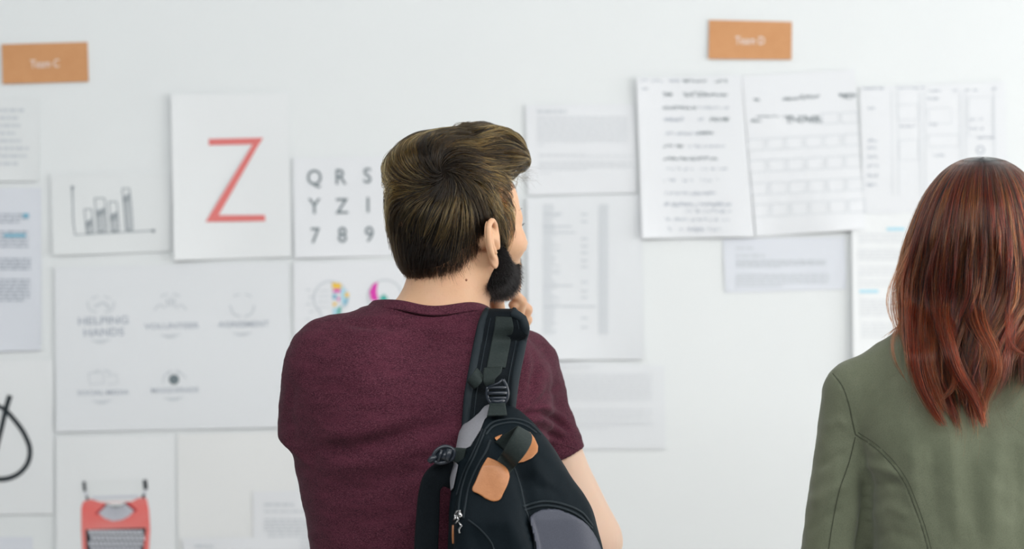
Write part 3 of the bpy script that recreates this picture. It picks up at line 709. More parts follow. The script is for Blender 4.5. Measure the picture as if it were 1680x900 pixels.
def legs_clothes(root, cx, cy, zh, m_trousers, hw=.16, sp=.10, nm='trousers'):
    fd = Field(axis((cx-.26, cx+.26, .012)), axis((cy-.2, cy+.22, .012)), axis((.03, zh+.02, .016)))
    fd.add(loft([(zh-.20, cx, cy, hw, .115), (zh-.10, cx, cy, hw+.005, .12), (zh, cx, cy, hw-.01, .105)], 2.3), .02)
    for sg in (-1, 1):
        fd.add(cone((cx+sg*.085, cy, zh-.16), (cx+sg*sp, cy+.015, .50), .092, .062), .03); fd.add(cone((cx+sg*sp, cy+.015, .50), (cx+sg*(sp+.01), cy-.01, .085), .060, .050), .02)
    fd.cut(lambda X, Y, Z: .055-Z+0*X+0*Y)
    V, F = fd.surf(); V = relax(V, F, 1); N = vnormals(V, F); V = V+N*(.004*vnoise(V*np.array([6, 6, 3]), 3))[:, None]
    mesh_obj(nm, V, F, m_trousers, root)
    for sg in (-1, 1):
        x = cx+sg*(sp+.012); fd = Field(axis((x-.07, x+.07, .006)), axis((cy-.12, cy+.22, .006)), axis((-.006, .14, .006)))
        fd.add(ell((x, cy+.10, .035), (.046, .105, .040)), .01); fd.add(ell((x, cy-.03, .05), (.038, .065, .060)), .02); fd.add(cone((x, cy-.01, .06), (x, cy-.01, .11), .042, .044), .015)
        fd.cut(lambda X, Y, Z: .018-Z+0*X+0*Y)
        V, F = fd.surf(); so = mesh_obj('shoe', V, F, M['shoe'], root)
        fd = Field(axis((x-.07, x+.07, .006)), axis((cy-.12, cy+.22, .006)), axis((-.012, .03, .003)))
        fd.add(ell((x, cy+.10, .01), (.050, .112, .06)), .01); fd.add(ell((x, cy-.03, .01), (.043, .07, .06)), .02)
        fd.cut(lambda X, Y, Z: np.maximum(.0-Z, Z-.018)+0*X+0*Y)
        V, F = fd.surf(); mesh_obj('sole', V, F, M['sole'], so)
def body_legs(fd, cx, cy, zh, sp):
    for sg in (-1, 1):
        fd.add(cone((cx+sg*.085, cy, zh-.16), (cx+sg*sp, cy+.015, .50), .080, .050), .03); fd.add(cone((cx+sg*sp, cy+.015, .50), (cx+sg*(sp+.01), cy-.01, .085), .050, .034), .02)
        fd.add(cone((cx+sg*(sp+.012), cy-.02, .05), (cx+sg*(sp+.012), cy+.12, .04), .030, .025), .02)

# ------------------------------------------------------------------ the man
man = empty('person', (-.15, 0, 0))
tag(man, 'bearded person in a maroon T-shirt, back turned, hand held to the chin', 'person')
HR = head_frame(math.radians(51), math.radians(9), math.radians(-2)); HH = P(757, 393, .03)
NB = P(712, 560, .02)                                    # base of the neck
YAW = math.radians(-9)
def torso_rows(off=0.0):
    t = [(1330, 700, .168, .115, .01), (1200, 700, .162, .112, .01), (1100, 700, .158, .108, .005), (1000, 701, .155, .104, .0), (950, 700, .156, .104, -.002), (900, 698, .158, .106, -.004),
         (850, 694, .161, .109, -.005), (800, 690, .166, .113, -.005), (750, 686, .1705, .117, -.003), (700, 684, .1745, .119, .0), (650, 684, .175, .117, .004), (610, 688, .166, .108, .008), (575, 695, .140, .090, .012), (545, 702, .105, .070, .018), (525, 706, .075, .055, .022)]
    rows = []
    for (y, x, a, b, cy) in t:
        p = P(x, y, cy); rows.append((p[2], p[0], cy, a+off, b+off))
    return rows
LS, RS = P(538, 598, -.01), P(861, 607, .055)             # shoulder joints
LE, RE = P(560, 838, .13), P(964, 884, .075)              # elbows
RW = P(852, 602, .165)                                    # right wrist
def man_trunk(fd, off):
    fd.add(loft(torso_rows(off), 2.25, YAW), .02)
    fd.add(cone(P(700, 541, .012), LS+np.array([.012, 0, .006]), .060+off, .052+off), .035)
    fd.add(cone(P(716, 548, .02), RS+np.array([-.012, 0, .004]), .054+off, .049+off), .035)
    fd.add(cone(P(672, 537, -.024), P(748, 540, -.018), .036+off, .036+off), .03)
    for q in ((600, 650, -.045), (800, 650, -.02)): fd.add(ell(P(*q), np.array((.075, .065, .10))+off), .04)
fd = Field(axis((-.36, -.235, .006), (-.235, .10, .0024), (.10, .17, .005)), axis((-.16, -.10, .006), (-.10, .22, .0024), (.22, .30, .005)),
           axis((.02, 1.0, .016), (1.0, 1.48, .007), (1.48, 1.82, .0024)))
HSC = .94
HW = head(fd, HH, HR, HSC, .95)
fd.add(cone(HW(-.030, 0, -.035), P(722, 560, .015), .0535, .060), .022); fd.add(cone(HW(.002, 0, -.058), P(736, 555, .035), .034, .048), .015)
man_trunk(fd, -.013)
for a, b, ra, rb in ((LS, LE, .050, .040), (RS, RE, .0350, .0390)): fd.add(cone(a, b, ra, rb), .02)
fd.add(ell(RE+np.array([.004, -.006, -.006]), (.040, .038, .040)), .02)
fd.add(cone(RE, RW+(RE-RW)*.35, .042, .034), .02); fd.add(cone(RW+(RE-RW)*.35, RW, .034, .026), .02)
LWr = RE+np.array([-.15, .075, -.03]); fd.add(cone(LE, LWr, .038, .027), .02)
hand(fd, LWr, RE-LWr+np.array([.0, .05, 0]), (0, 1, .2), 1, [(.5, .6, .4)]*4)
# right hand under the chin: knuckles forward, fingers folded back against the chin
CH = HW(.088, 0, -.098)
palm = unit(P(836, 520, .115)-RW); 
WRI = P(853, 600, .160)
def chain(pts, rad, k0=.006):
    for j in range(len(pts)-1): fd.add(cone(pts[j], pts[j+1], rad-.0006*j, rad-.0006*(j+1)), k0 if j == 0 else .003)
for (m_, p_, d_, t_, r_) in (((847, 534, .132), (855, 495, .124), (842, 479, .106), (832, 486, .092), .0088), ((851, 540, .149), (864, 508, .146), (851, 493, .130), (842, 500, .117), .0090),
                             ((849, 548, .165), (864, 524, .166), (853, 510, .152), (845, 516, .142), .0085), ((844, 558, .178), (857, 541, .182), (848, 530, .170), (841, 534, .161), .0076)):
    fd.add(cone(WRI+(P(*m_)-WRI)*.12, P(*m_), .0135, .0110), .012); chain([P(*m_), P(*p_), P(*d_), P(*t_)], r_)
chain([WRI+(P(838, 562, .125)-WRI)*.4, P(834, 552, .112), P(818, 520, .086), P(815, 497, .074)], .0125, .010)
fd.add(cone(RW, WRI, .026, .024), .015)
body_legs(fd, -.165, .005, .95, .10)
V, F = fd.surf(); V = relax(V, F, 1, .35)
EAR_R = ear_mesh(HH, HR, 1, .97); EAR_L = ear_mesh(HH, HR, -1, .97, .0018)
mb_tree = bvh(V, F)
V, F = join([(V, F), EAR_R, EAR_L])
mesh_obj('body', V, F, M['skin'], man)
for sg in (-1, 1):
    m_ = MB(); c = HW(.0755, .032*sg, .008); rr = .0128*HSC
    m_.add([c+rr*np.array([math.sin(a)*math.cos(b), math.sin(a)*math.sin(b), math.cos(a)]) for a in np.linspace(.05, 3.09, 10) for b in np.linspace(0, 6.283, 15)[:-1]],
           [(i*14+j, i*14+(j+1) % 14, (i+1)*14+(j+1) % 14, (i+1)*14+j) for i in range(9) for j in range(14)])
    m_.build('eye', M['eye'], man)
mo = MB(); c = on(mb_tree, 765, 459, .0003)
mo.add([c+.0017*np.array([math.sin(a)*math.cos(b), .5*math.sin(a)*math.sin(b), math.cos(a)]) for a in np.linspace(.05, 3.09, 7) for b in np.linspace(0, 6.283, 11)[:-1]], [(i*10+j, i*10+(j+1) % 10, (i+1)*10+(j+1) % 10, (i+1)*10+j) for i in range(6) for j in range(10)])
mo.build('mole', mat('mole_brown', (.25, .10, .05), .6), man)
legs_clothes(man, -.165, .005, .97, M['jeans'])

def crease(poly, dep, w):
    T = np.array(poly, float); d = np.gradient(T, axis=0); d /= np.linalg.norm(d, axis=1)[:, None]; n = np.stack([-d[:, 1], d[:, 0]], 1)
    return [(poly, w, -dep), ([tuple(v) for v in T+n*w*2.0], w*1.3, dep*.55), ([tuple(v) for v in T-n*w*2.0], w*1.3, dep*.55)]
# ---- T-shirt
fd = Field(axis((-.375, .04, .0038), (.04, .165, .0026)), axis((-.17, .22, .0036)), axis((.88, 1.33, .0038), (1.33, 1.60, .0028)))
man_trunk(fd, 0.0)
def sleeve(a, b, t0, t1, ra, rb, cutt):
    a = np.array(a); b = np.array(b); d = b-a; L = np.linalg.norm(d); u = d/L
    c = cone(a, a+d*cutt*1.15, ra, rb)
    def f(X, Y, Z):
        s_ = (X-a[0])*u[0]+(Y-a[1])*u[1]+(Z-a[2])*u[2]
        return np.maximum(c(X, Y, Z), s_-L*cutt)
    f.bb = c.bb; return f, u, L
slR, uR, LR = sleeve(RS+np.array([-.004,0,0]), RE, 0, 1, .0485, .0425, .515)
slL, uL, LL = sleeve(LS, P(520, 800, .02), 0, 1, .058, .057, .60)
fd.add(slR, .028); fd.add(slL, .03)
def hollow(a, u, L, t0, r0):
    def f(X, Y, Z):
        s_ = (X-a[0])*u[0]+(Y-a[1])*u[1]+(Z-a[2])*u[2]
        q = np.sqrt(np.maximum((X-a[0])**2+(Y-a[1])**2+(Z-a[2])**2-s_**2, 0))
        return np.maximum(q-r0, L*t0-s_)
    f.bb = (a+u*L*t0-.09, a+u*L*1.2+.09); return f
fd.sub(hollow(RS, uR, LR, .47, .0402), .001)
# neck opening: above a tilted plane inside the collar ring
CC = P(706, 505, .02); CRX, CRY = .079, .074
CN = unit((-.03, .16, 1.0))
def neck_hole(X, Y, Z):
    x, y, z = X-CC[0], Y-CC[1], Z-CC[2]; h = x*CN[0]+y*CN[1]+z*CN[2]
    q = np.sqrt((x/CRX)**2+(y/CRY)**2)
    return np.maximum((q-1)*CRX, -.035-h)
neck_hole.bb = (CC-.12, CC+.12)
Vs, Fs = fd.surf(); shirt_uncut = bvh(Vs, Fs)
fd.sub(neck_hole, .002)
Vs, Fs = fd.surf(); Vs = relax(Vs, Fs, 2, .5); Ns = vnormals(Vs, Fs)
Vs = folds(Vs, Ns, [
    ([(600, 520), (660, 528), (730, 522), (775, 512)], 9, .0030), ([(590, 545), (650, 552), (730, 545), (780, 530)], 12, .0026), ([(560, 528), (610, 536), (650, 534)], 7, -.0028),
    ([(500, 735), (580, 738), (660, 712), (740, 690)], 15, -.0066), ([(520, 712), (600, 706), (680, 684)], 14, .0048), ([(540, 768), (640, 752), (720, 722)], 15, .0042), ([(520, 800), (600, 800), (700, 770)], 18, -.0038),
    ([(500, 590), (540, 640), (600, 660)], 20, -.002), ([(480, 620), (475, 680), (482, 740)], 10, -.003), ([(640, 880), (700, 820), (740, 760)], 18, .003), ([(540, 860), (620, 850), (680, 860)], 22, -.0025),
    *crease([(848, 692), (868, 680), (888, 676), (912, 688), (938, 710)], .0060, 5), *crease([(866, 700), (885, 700), (908, 714), (926, 722)], .0040, 4.5), *crease([(850, 684), (878, 666), (896, 648), (910, 630)], .0038, 5.5), *crease([(872, 640), (880, 615), (884, 590)], .0030, 6),
    ([(868, 556), (880, 590), (872, 640), (860, 660)], 7, -.0030), ([(898, 562), (905, 600), (922, 650)], 10, .0028), ([(880, 600), (900, 640), (930, 690)], 8, -.0018)])
Vs = Vs+Ns*(.0016*vnoise(Vs*np.array([7, 7, 16]), 11)+.0006*vnoise(Vs*np.array([22, 22, 45]), 12, 2))[:, None]
tshirt = mesh_obj('t_shirt', Vs, Fs, M['shirt'], man)
# collar band lying on the shoulders around the neck
def ray_down(t, x, y): h = t.ray_cast(Vector((x, y, 1.9)), Vector((0, 0, -1))); return h
ring = []; nn = 72
for i in range(nn+1):
    a = 2*math.pi*i/nn; rows = []
    x = CC[0]+(CRX+.002)*math.cos(a); y = CC[1]+(CRY+.002)*math.sin(a)
    h = ray_down(shirt_uncut, x, y); ring.append((x, y, h[0][2] if h[0] else 1.5))
ring = np.array(ring); zf = ring[:, 2].copy()
for _ in range(3): zf = (np.roll(zf[:-1], 1)+zf[:-1]+np.roll(zf[:-1], -1))/3; zf = np.r_[zf, zf[0]]
ring[:, 2] = zf
outd = ring-np.array([CC[0], CC[1], 0]); outd[:, 2] = 0; outd /= np.linalg.norm(outd, axis=1)[:, None]
S_ = np.array([unit(np.array([o[0], o[1], -.95])) for o in outd]); Nn_ = np.array([unit(np.array([o[0]*.95, o[1]*.95, 1.0])) for o in outd])
ribbon(ring+S_*.004+Nn_*.0012, S_, Nn_, .0085, .0032, 'collar', M['shirt'], tshirt)
# raised seams (hem of the sleeve, seam under the collar)
def ring_on(a, u, s0, r, n=40, rr=.0012):
    e1 = unit(np.cross(u, (0, 1, 0))); e2 = np.cross(u, e1)
    return [a+u*s0+r*(e1*math.cos(t)+e2*math.sin(t)) for t in np.linspace(0, 6.283, n)]
man_shirt_tree = bvh(Vs, Fs)
m_ = MB(); m_.tube([on(man_shirt_tree, x, y, .0002) for x, y in smooth_path([(893, 728), (910, 727), (930, 731), (950, 738)], 24)], .0007, 5); m_.build('hem_seam', M['shirt'], tshirt)

# ---- hair of the man: a mass for the cut, then strands that follow its flow
W0 = on(mb_tree, 724, 286)                                # whorl
hd = Field(axis((-.22, .06, .003)), axis((-.13, .20, .003)), axis((1.58, 1.84, .003)))
def hair_mass(fd, grow=0.0):
    E = lambda c, r, k=.02: fd.add(ell(HW(*c), np.array(r)+grow, HR), k)
    E((-.016, 0, .048), (.0905, .076, .086), .01); E((-.045, 0, .010), (.056, .057, .060), .02); E((-.050, 0, -.016), (.046, .048, .036), .02)
    E((.045, .000, .122), (.064, .056, .036), .03); E((.070, .008, .106), (.036, .046, .034), .02); E((-.030, -.01, .112), (.064, .058, .036), .03)
    E((.0, -.040, .092), (.070, .035, .05), .03)
    for sg in (-1, 1): E((.022, .058*sg, .022), (.018, .012, .045), .012)
hair_mass(hd)
# keep the face, ears and neck free
def uvw(X, Y, Z):
    x, y, z = X-HH[0], Y-HH[1], Z-HH[2]
    return [(HR[i][0]*x+HR[i][1]*y+HR[i][2]*z)/HSC for i in range(3)]
def hair_keep(X, Y, Z):
    f, r, u = uvw(X, Y, Z); ar = np.abs(r)
    # hairline height as a function of forward position
    line = np.interp(f, [-.12, -.07, -.045, -.030, -.020, -.012, .010, .015, .026, .034, .046, .058, .070, .085], [-.040, -.040, -.034, -.016, .010, .026, .030, -.010, -.004, .030, .060, .074, .082, .086])
    return line-u
hd.F = np.maximum(hd.F, hair_keep(hd.xs[:, None, None], hd.ys[None, :, None], hd.zs[None, None, :]).astype(np.float32))
Vh, Fh = hd.surf(); Vh = relax(Vh, Fh, 2, .5)
rng = np.random.RandomState(7)
_k = hair_keep(Vh[:, 0], Vh[:, 1], Vh[:, 2])
hair_under = mesh_obj('hair', Vh-vnormals(Vh, Fh)*(.0045+.0025*np.clip(1+_k/.022, 0, 1))[:, None], Fh, M['hair_under'], man)
def mass_sdf(p, fs):
    d = np.full(len(p), 1.0)
    for f, k in fs: d = sm(d, f(p[:, 0], p[:, 1], p[:, 2]), k)
    return d
class FList:
    def __init__(s): s.l = []
    def add(s, f, k=.01): s.l.append((f, k))
fl = FList(); hair_mass(fl)
def grad(p, F0, e=.0015):
    g = np.stack([F0(p+np.eye(3)[i]*e)-F0(p-np.eye(3)[i]*e) for i in range(3)], 1); return g/(np.linalg.norm(g, axis=1)[:, None]+1e-9)
HS = lambda p: mass_sdf(p, fl.l)
def local(p): return (p-HH)@HR.T/HSC
def flow(p, n):
    d = p-W0; dist = np.linalg.norm(d, axis=1)[:, None]; t = d-(d*n).sum(1)[:, None]*n; t /= np.linalg.norm(t, axis=1)[:, None]+1e-9
    q = local(p); cr = np.cross(n, t)
    top = np.clip((q[:, 2]-.062)/.035, 0, 1)[:, None]
    sw = np.clip(1.15-dist/.10, .25, 1.15)
    rad = t-cr*sw*.75                                      # clockwise swirl seen from outside
    fw = HR[0][None]*.9+HR[1][None]*.30-HR[2][None]*.12+0*p
    wav = .55*np.sin(q[:, 0:1]*62+q[:, 1:2]*30+1.0)
    fw = fw+HR[1][None]*wav*.8
    down = -HR[2][None]+HR[0][None]*np.clip((q[:, 0:1]+.02)/.12, -.25, .35)+0*p
    a = np.clip((dist-.02)/.07, 0, 1)
    fn = fw/np.linalg.norm(fw, axis=1)[:, None]; opp = np.clip((t*fn).sum(1)+.55, 0, 1)[:, None]
    arch = t*.4-cr*.9+fn*.35
    v = rad*(1-a)+a*(top*(fw*opp+arch*(1-opp)*1.1)+(1-top)*(down*.8+rad*.45))
    v = v-(v*n).sum(1)[:, None]*n
    return v/(np.linalg.norm(v, axis=1)[:, None]+1e-9)
def sample_surface(V, F, n, rng):
    a = V[F[:, 0]]; b = V[F[:, 1]]; c = V[F[:, 2]]; d = V[F[:, 3]]
    ar = np.linalg.norm(np.cross(c-a, d-b), axis=1); i = rng.choice(len(F), n, p=ar/ar.sum()); u, v = rng.rand(n, 1), rng.rand(n, 1)
    return (1-u)*(1-v)*a[i]+u*(1-v)*b[i]+u*v*c[i]+(1-u)*v*d[i]
def grow(p0, steps, step, lift, rng, jitter=.25, lenvar=None, clumpn=0, clumpk=.6, sink=-.004):
    N = len(p0); pts = np.empty((N, steps, 3)); n = grad(p0, HS); d0 = HS(p0)
    p = p0-n*d0[:, None]; L = (lenvar if lenvar is not None else 1)*np.ones(N)
    v = None
    for k in range(steps):
        pts[:, k] = p+n*(sink+(lift-sink)*np.sin(min(1, (k+.3)/(steps*.55))*math.pi/2))[:, None] if np.ndim(lift) else p+n*(sink+(lift-sink)*min(1, k/(steps*.45)))
        f = flow(p, n)
        if v is None: j = rng.normal(size=(N, 3))*jitter
        v = f+j*(.4+.6*k/steps); v /= np.linalg.norm(v, axis=1)[:, None]
        p = p+v*(step*L)[:, None]; n = grad(p, HS); p = p-n*HS(p)[:, None]
    if clumpn:
        ci = rng.choice(N, clumpn, replace=False); cp = p0[ci]; idx = np.empty(N, int)
        for s0 in range(0, N, 2000): idx[s0:s0+2000] = np.argmin(((p0[s0:s0+2000, None]-cp[None])**2).sum(2), 1)
        g = pts[ci][idx]; t = (np.linspace(0, 1, steps)**1.3*clumpk)[None, :, None]; far = np.clip(1.6-np.linalg.norm(p0-cp[idx], axis=1)/.012, 0, 1)[:, None, None]
        pts = pts+(g-pts)*t*far
    return pts
hk = lambda p: hair_keep(p[:, 0], p[:, 1], p[:, 2])
p0 = sample_surface(Vh, Fh, 26000, rng); q = local(p0); ok = (hk(p0) < -.001) & (np.abs(HS(p0)) < .004); p0 = p0[ok]; q = q[ok]
topm = q[:, 2]+.25*np.clip(q[:, 0], -.1, .1) > .045+rng.normal(size=len(q))*.012
pt = p0[topm]; ps = p0[~topm]
cid = rng.choice(len(pt), 110, replace=False); cpt = pt[cid]; own = np.empty(len(pt), int)
for s0 in range(0, len(pt), 2000): own[s0:s0+2000] = np.argmin(((pt[s0:s0+2000, None]-cpt[None])**2).sum(2), 1)
ctone = rng.rand(110); clift = rng.uniform(-.0050, .0085, 110)
lift = np.clip(clift[own]+rng.normal(0, .0012, len(pt)), -.0045, .010)
T1 = grow(pt, 14, .0042, lift, rng, .10, np.clip(rng.normal(1.05, .3, len(pt)), .4, 1.8), 240, .9)
tone = ctone[own]+rng.normal(size=len(pt))*.16
for nm, mm, sel in (('top_hair_strands', 'man_hair', tone > .5), ('top_hair_strands', 'man_hair_dark', tone <= .5)):
    strands(nm, T1[sel], np.linspace(.00030, .00012, 14)[None], M[mm], hair_under)
ls = np.clip(rng.normal(.0012, .0018, len(ps)), -.002, .006)
T2 = grow(ps, 8, .0030, ls, rng, .20, np.clip(rng.normal(1, .3, len(ps)), .4, 1.6), 700, .45)
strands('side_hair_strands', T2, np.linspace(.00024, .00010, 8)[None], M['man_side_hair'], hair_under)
# fly-away tips over the forehead and nape
def strays(base, dirs, L, n, name, m, parent, r=.00008, droop=.3, spread=.5):
    B = base[rng.randint(0, len(base), n)]+rng.normal(size=(n, 3))*.003; D = dirs+rng.normal(size=(n, 3))*spread; D /= np.linalg.norm(D, axis=1)[:, None]
    t = np.linspace(0, 1, 7)[None, :, None]; l = (L*(.5+rng.rand(n)))[:, None, None]; cv = rng.normal(size=(n, 1, 3))*.25
    strands(name, B[:, None]+D[:, None]*t*l+cv*l*t*t+np.array([0, 0, -droop])*l*t*t, np.linspace(r, r*.5, 7)[None], m, parent)
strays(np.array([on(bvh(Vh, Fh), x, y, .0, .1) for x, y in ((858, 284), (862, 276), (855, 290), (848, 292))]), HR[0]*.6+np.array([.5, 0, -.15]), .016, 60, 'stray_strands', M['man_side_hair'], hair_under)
hairline = smooth_path([(668, 440), (690, 442), (715, 441), (742, 438), (758, 428), (772, 412), (782, 398)], 40)
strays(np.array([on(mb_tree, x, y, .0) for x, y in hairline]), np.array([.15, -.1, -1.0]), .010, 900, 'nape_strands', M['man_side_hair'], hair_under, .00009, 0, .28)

# ---- beard, sideburn, moustache, brows
Vb, Fb = V[:0], F[:0]
bd = Field(axis((-.10, .06, .0025)), axis((-.06, .20, .0025)), axis((1.53, 1.68, .0025)))
def beard_mass(fd, g=0.0):
    E = lambda c, r, k=.012: fd.add(ell(HW(*c), np.array(r)+g, HR), k)
    C = lambda a, b, ra, rb, k=.012: fd.add(cone(HW(*a), HW(*b), ra+g, rb+g), k)
    for sg in (-1, 1):
        C((.026, .055*sg, .006), (.020, .058*sg, -.028), .0095, .013); C((.020, .058*sg, -.028), (.014, .060*sg, -.052), .013, .016); C((.014, .060*sg, -.052), (.052, .028*sg, -.068), .018, .021); C((.026, .058*sg, -.044), (.056, .038*sg, -.054), .015, .013); C((.0, .050*sg, -.062), (.04, .030*sg, -.076), .013, .014)
        C((.070, .030*sg, -.047), (.091, .011*sg, -.040), .0080, .0065); C((.060, .031*sg, -.050), (.058, .026*sg, -.070), .010, .012)
    E((.060, 0, -.072), (.019, .025, .017)); E((.034, 0, -.078), (.038, .040, .014))
beard_mass(bd); Vb, Fb = bd.surf(); Vb = relax(Vb, Fb, 1)
beard = mesh_obj('beard', Vb-vnormals(Vb, Fb)*.002, Fb, M['beard_under'], man)
bf = FList(); beard_mass(bf); BS = lambda p: mass_sdf(p, bf.l)
pb = sample_surface(Vb, Fb, 16000, rng); nb = grad(pb, BS); D = -HR[2]*.75+HR[0]*.35+nb*.45+rng.normal(size=pb.shape)*.28; D /= np.linalg.norm(D, axis=1)[:, None]
t = np.linspace(0, 1, 5)[None, :, None]; Lb = (.003+.0045*rng.rand(len(pb)))[:, None, None]*np.clip((HH[2]+.02-pb[:, 2])/.07+.25, .25, 1.0)[:, None, None]
strands('beard_strands', (pb-nb*.003)[:, None]+D[:, None]*t*Lb*1.3-np.array([0, 0, .15])*Lb*t*t, np.linspace(.00014, .00005, 5)[None], M['beard'], beard)
for sg in (-1, 1):
    B = np.array([HW(.0905-.020*a**2-.002, (.014+.034*a)*sg, .030+.004*math.sin(a*3)) for a in rng.rand(260)])+rng.normal(size=(260, 3))*.0012
    D = HR[1]*sg*.9+HR[2]*.25+-HR[0]*.25+rng.normal(size=B.shape)*.10; t = np.linspace(0, 1, 4)[None, :, None]
    strands('eyebrow', B[:, None]+D[:, None]*t*.008, np.linspace(.00030, .00014, 4)[None], M['beard'], man)
    B = np.array([HW(.0865-.006*abs(a)**2, (.032+.012*a)*sg, .0095) for a in rng.uniform(-1, 1, 26)])
    D = HR[0]*.8+HR[1]*sg*.35+HR[2]*.25+rng.normal(size=B.shape)*.15
    strands('eyelash', B[:, None]+D[:, None]*t*.005+HR[2]*t*t*.001, np.linspace(.00014, .00005, 4)[None], M['beard'], man)

# ================================================================== backpack
M['bag'] = mat('bag_black_nylon', (.0028, .0065, .0095), .7, spec=.12, noise=[((900, 900, 900), 2, (.007, .014, .019), .45, .75, .8)], bump=((1200, 1200, 1200), .3, .0005))
M['bag_pad'] = mat('bag_strap_padding', (.003, .0055, .008), .85, spec=.2, noise=[((700, 700, 700), 2, (.007, .012, .016), .45, .75, .8)], bump=((1000, 1000, 1000), .4, .0008))
M['web'] = mat('bag_webbing', (.018, .026, .025), .7, spec=.2, noise=[((300, 300, 1600), 2, (.032, .042, .040), .4, .7, .8)], bump=((200, 200, 2600), .5, .0006))
M['bind'] = mat('bag_binding', (.009, .016, .021), .7, spec=.3, bump=((1500, 1500, 1500), .4, .0005))
M['bag_grey'] = mat('bag_grey_panel', (.20, .20, .22), .6, noise=[((900, 900, 900), 2, (.25, .25, .275), .4, .7, .8)], bump=((1200, 1200, 1200), .3, .0005))
M['bag_slate'] = mat('bag_slate_panel', (.042, .047, .068), .6, noise=[((900, 900, 900), 2, (.062, .068, .094), .4, .7, .8)], bump=((1200, 1200, 1200), .3, .0005))
M['leather'] = mat('tan_leather', (.42, .165, .058), .42, spec=.5, noise=[((60, 60, 60), 4, (.52, .22, .085), .4, .7, .8), ((900, 900, 900), 2, (.34, .125, .04), .5, .8, .5)], bump=((600, 600, 600), .25, .0006))
M['stitch'] = mat('tan_thread', (.75, .42, .22), .7)
M['plastic'] = mat('buckle_plastic', (.018, .024, .034), .32, spec=.6)
M['metal'] = mat('zip_metal', (.62, .62, .62), .22, metal=1)
bagroot = empty('backpack', P(860, 1040, -.19))
tag(bagroot, 'black and grey backpack with tan leather patches, slung from one shoulder', 'backpack')
YB = -.20
def pxz(poly, Y=YB): return np.array([[P(x, y, Y)[0], P(x, y, Y)[2]] for x, y in poly])
def poly_sdf(poly, X, Z):
    X, Z = np.broadcast_arrays(X, Z); d = np.full(X.shape, 1e9); ins = np.zeros(X.shape, bool); n = len(poly)
    for i in range(n):
        a, b = poly[i], poly[(i+1) % n]; e = b-a; wx, wz = X-a[0], Z-a[1]
        t = np.clip((wx*e[0]+wz*e[1])/(e@e), 0, 1); d = np.minimum(d, (wx-t*e[0])**2+(wz-t*e[1])**2)
        c = (a[1] > Z) != (b[1] > Z); xi = (b[0]-a[0])*(Z-a[1])/((b[1]-a[1]) if b[1] != a[1] else 1e-9)+a[0]
        ins ^= c & (X < xi)
    d = np.sqrt(d); return np.where(ins, -d, d)
def smax(a, b, k): return -sm(-a, -b, k)
def closed_smooth(pts, n=80):
    p = list(pts); q = smooth_path([p[-2], p[-1]]+p+[p[0], p[1]], n+20)
    return p if n == 0 else [tuple(v) for v in smooth_path(p+[p[0]], n)[:-1]]
BO = pxz(closed_smooth([(800, 668), (832, 666), (866, 690), (905, 735), (940, 790), (972, 838), (990, 900), (1006, 980), (1000, 1080), (940, 1130), (820, 1130), (752, 1100), (736, 1000), (734, 900), (738, 815), (747, 745), (757, 708), (778, 684)], 90))
PO = pxz(closed_smooth([(792, 706), (815, 722), (842, 762), (855, 800), (868, 850), (880, 905), (886, 980), (878, 1060), (820, 1100), (756, 1070), (744, 1000), (744, 900), (748, 830), (766, 765)], 80))
def zpx(y): return P(0, y, YB)[2]
def yfront(X, Z):
    t = np.interp(Z, [zpx(1130), zpx(1000), zpx(850), zpx(760), zpx(710), zpx(668)], [-.205, -.225, -.222, -.205, -.175, -.140])
    return t+.35*np.clip(X-P(880, 0, YB)[0], 0, 1)
_pc = {}
def bagF(X, Y, Z):
    X2, Z2 = np.broadcast_arrays(X[:, :, :1] if X.ndim == 3 else X, Z) if X.ndim == 3 else (X, Z)
    d2 = poly_sdf(BO, X2, Z2); d = smax(smax(d2, yfront(X, Z)-Y, .035), Y+.105, .02)
    p2 = poly_sdf(PO, X2, Z2); e = smax(smax(p2, yfront(X, Z)-.026-Y, .028), Y+.13, .01)
    return sm(d, e, .003)
def bagfield(x0, x1, y0, y1, z0, z1, st): return Field(axis((x0, x1, st)), axis((y0, y1, st)), axis((z0, z1, st)))
fd = bagfield(-.10, .14, -.285, -.09, P(0, 1150, YB)[2], P(0, 655, -.12)[2], .0034)
fd.F = bagF(fd.xs[:, None, None], fd.ys[None, :, None], fd.zs[None, None, :]).astype(np.float32)
Vg, Fg = fd.surf(); Vg = relax(Vg, Fg, 1, .4); Ng = vnormals(Vg, Fg)
bag_smooth = bvh(Vg, Fg)
BF = [([(905, 800), (880, 770), (870, 740)], 10, .0025), ([(930, 820), (900, 800), (872, 800)], 8, -.002), ([(800, 700), (780, 730), (762, 770)], 6, .0015), ([(800, 870), (830, 850), (850, 900)], 14, .003), ([(770, 860), (785, 900), (790, 960)], 10, -.002)]
Vg2 = folds(Vg, Ng, BF)+Ng*(.0010*vnoise(Vg*12, 21, 2))[:, None]
mesh_obj('main_compartment', Vg2, Fg, M['bag'], bagroot)
bag_tree = bvh(Vg2, Fg)
def onb(px, py, off=.001): return on(bag_tree, px, py, off, -.2)
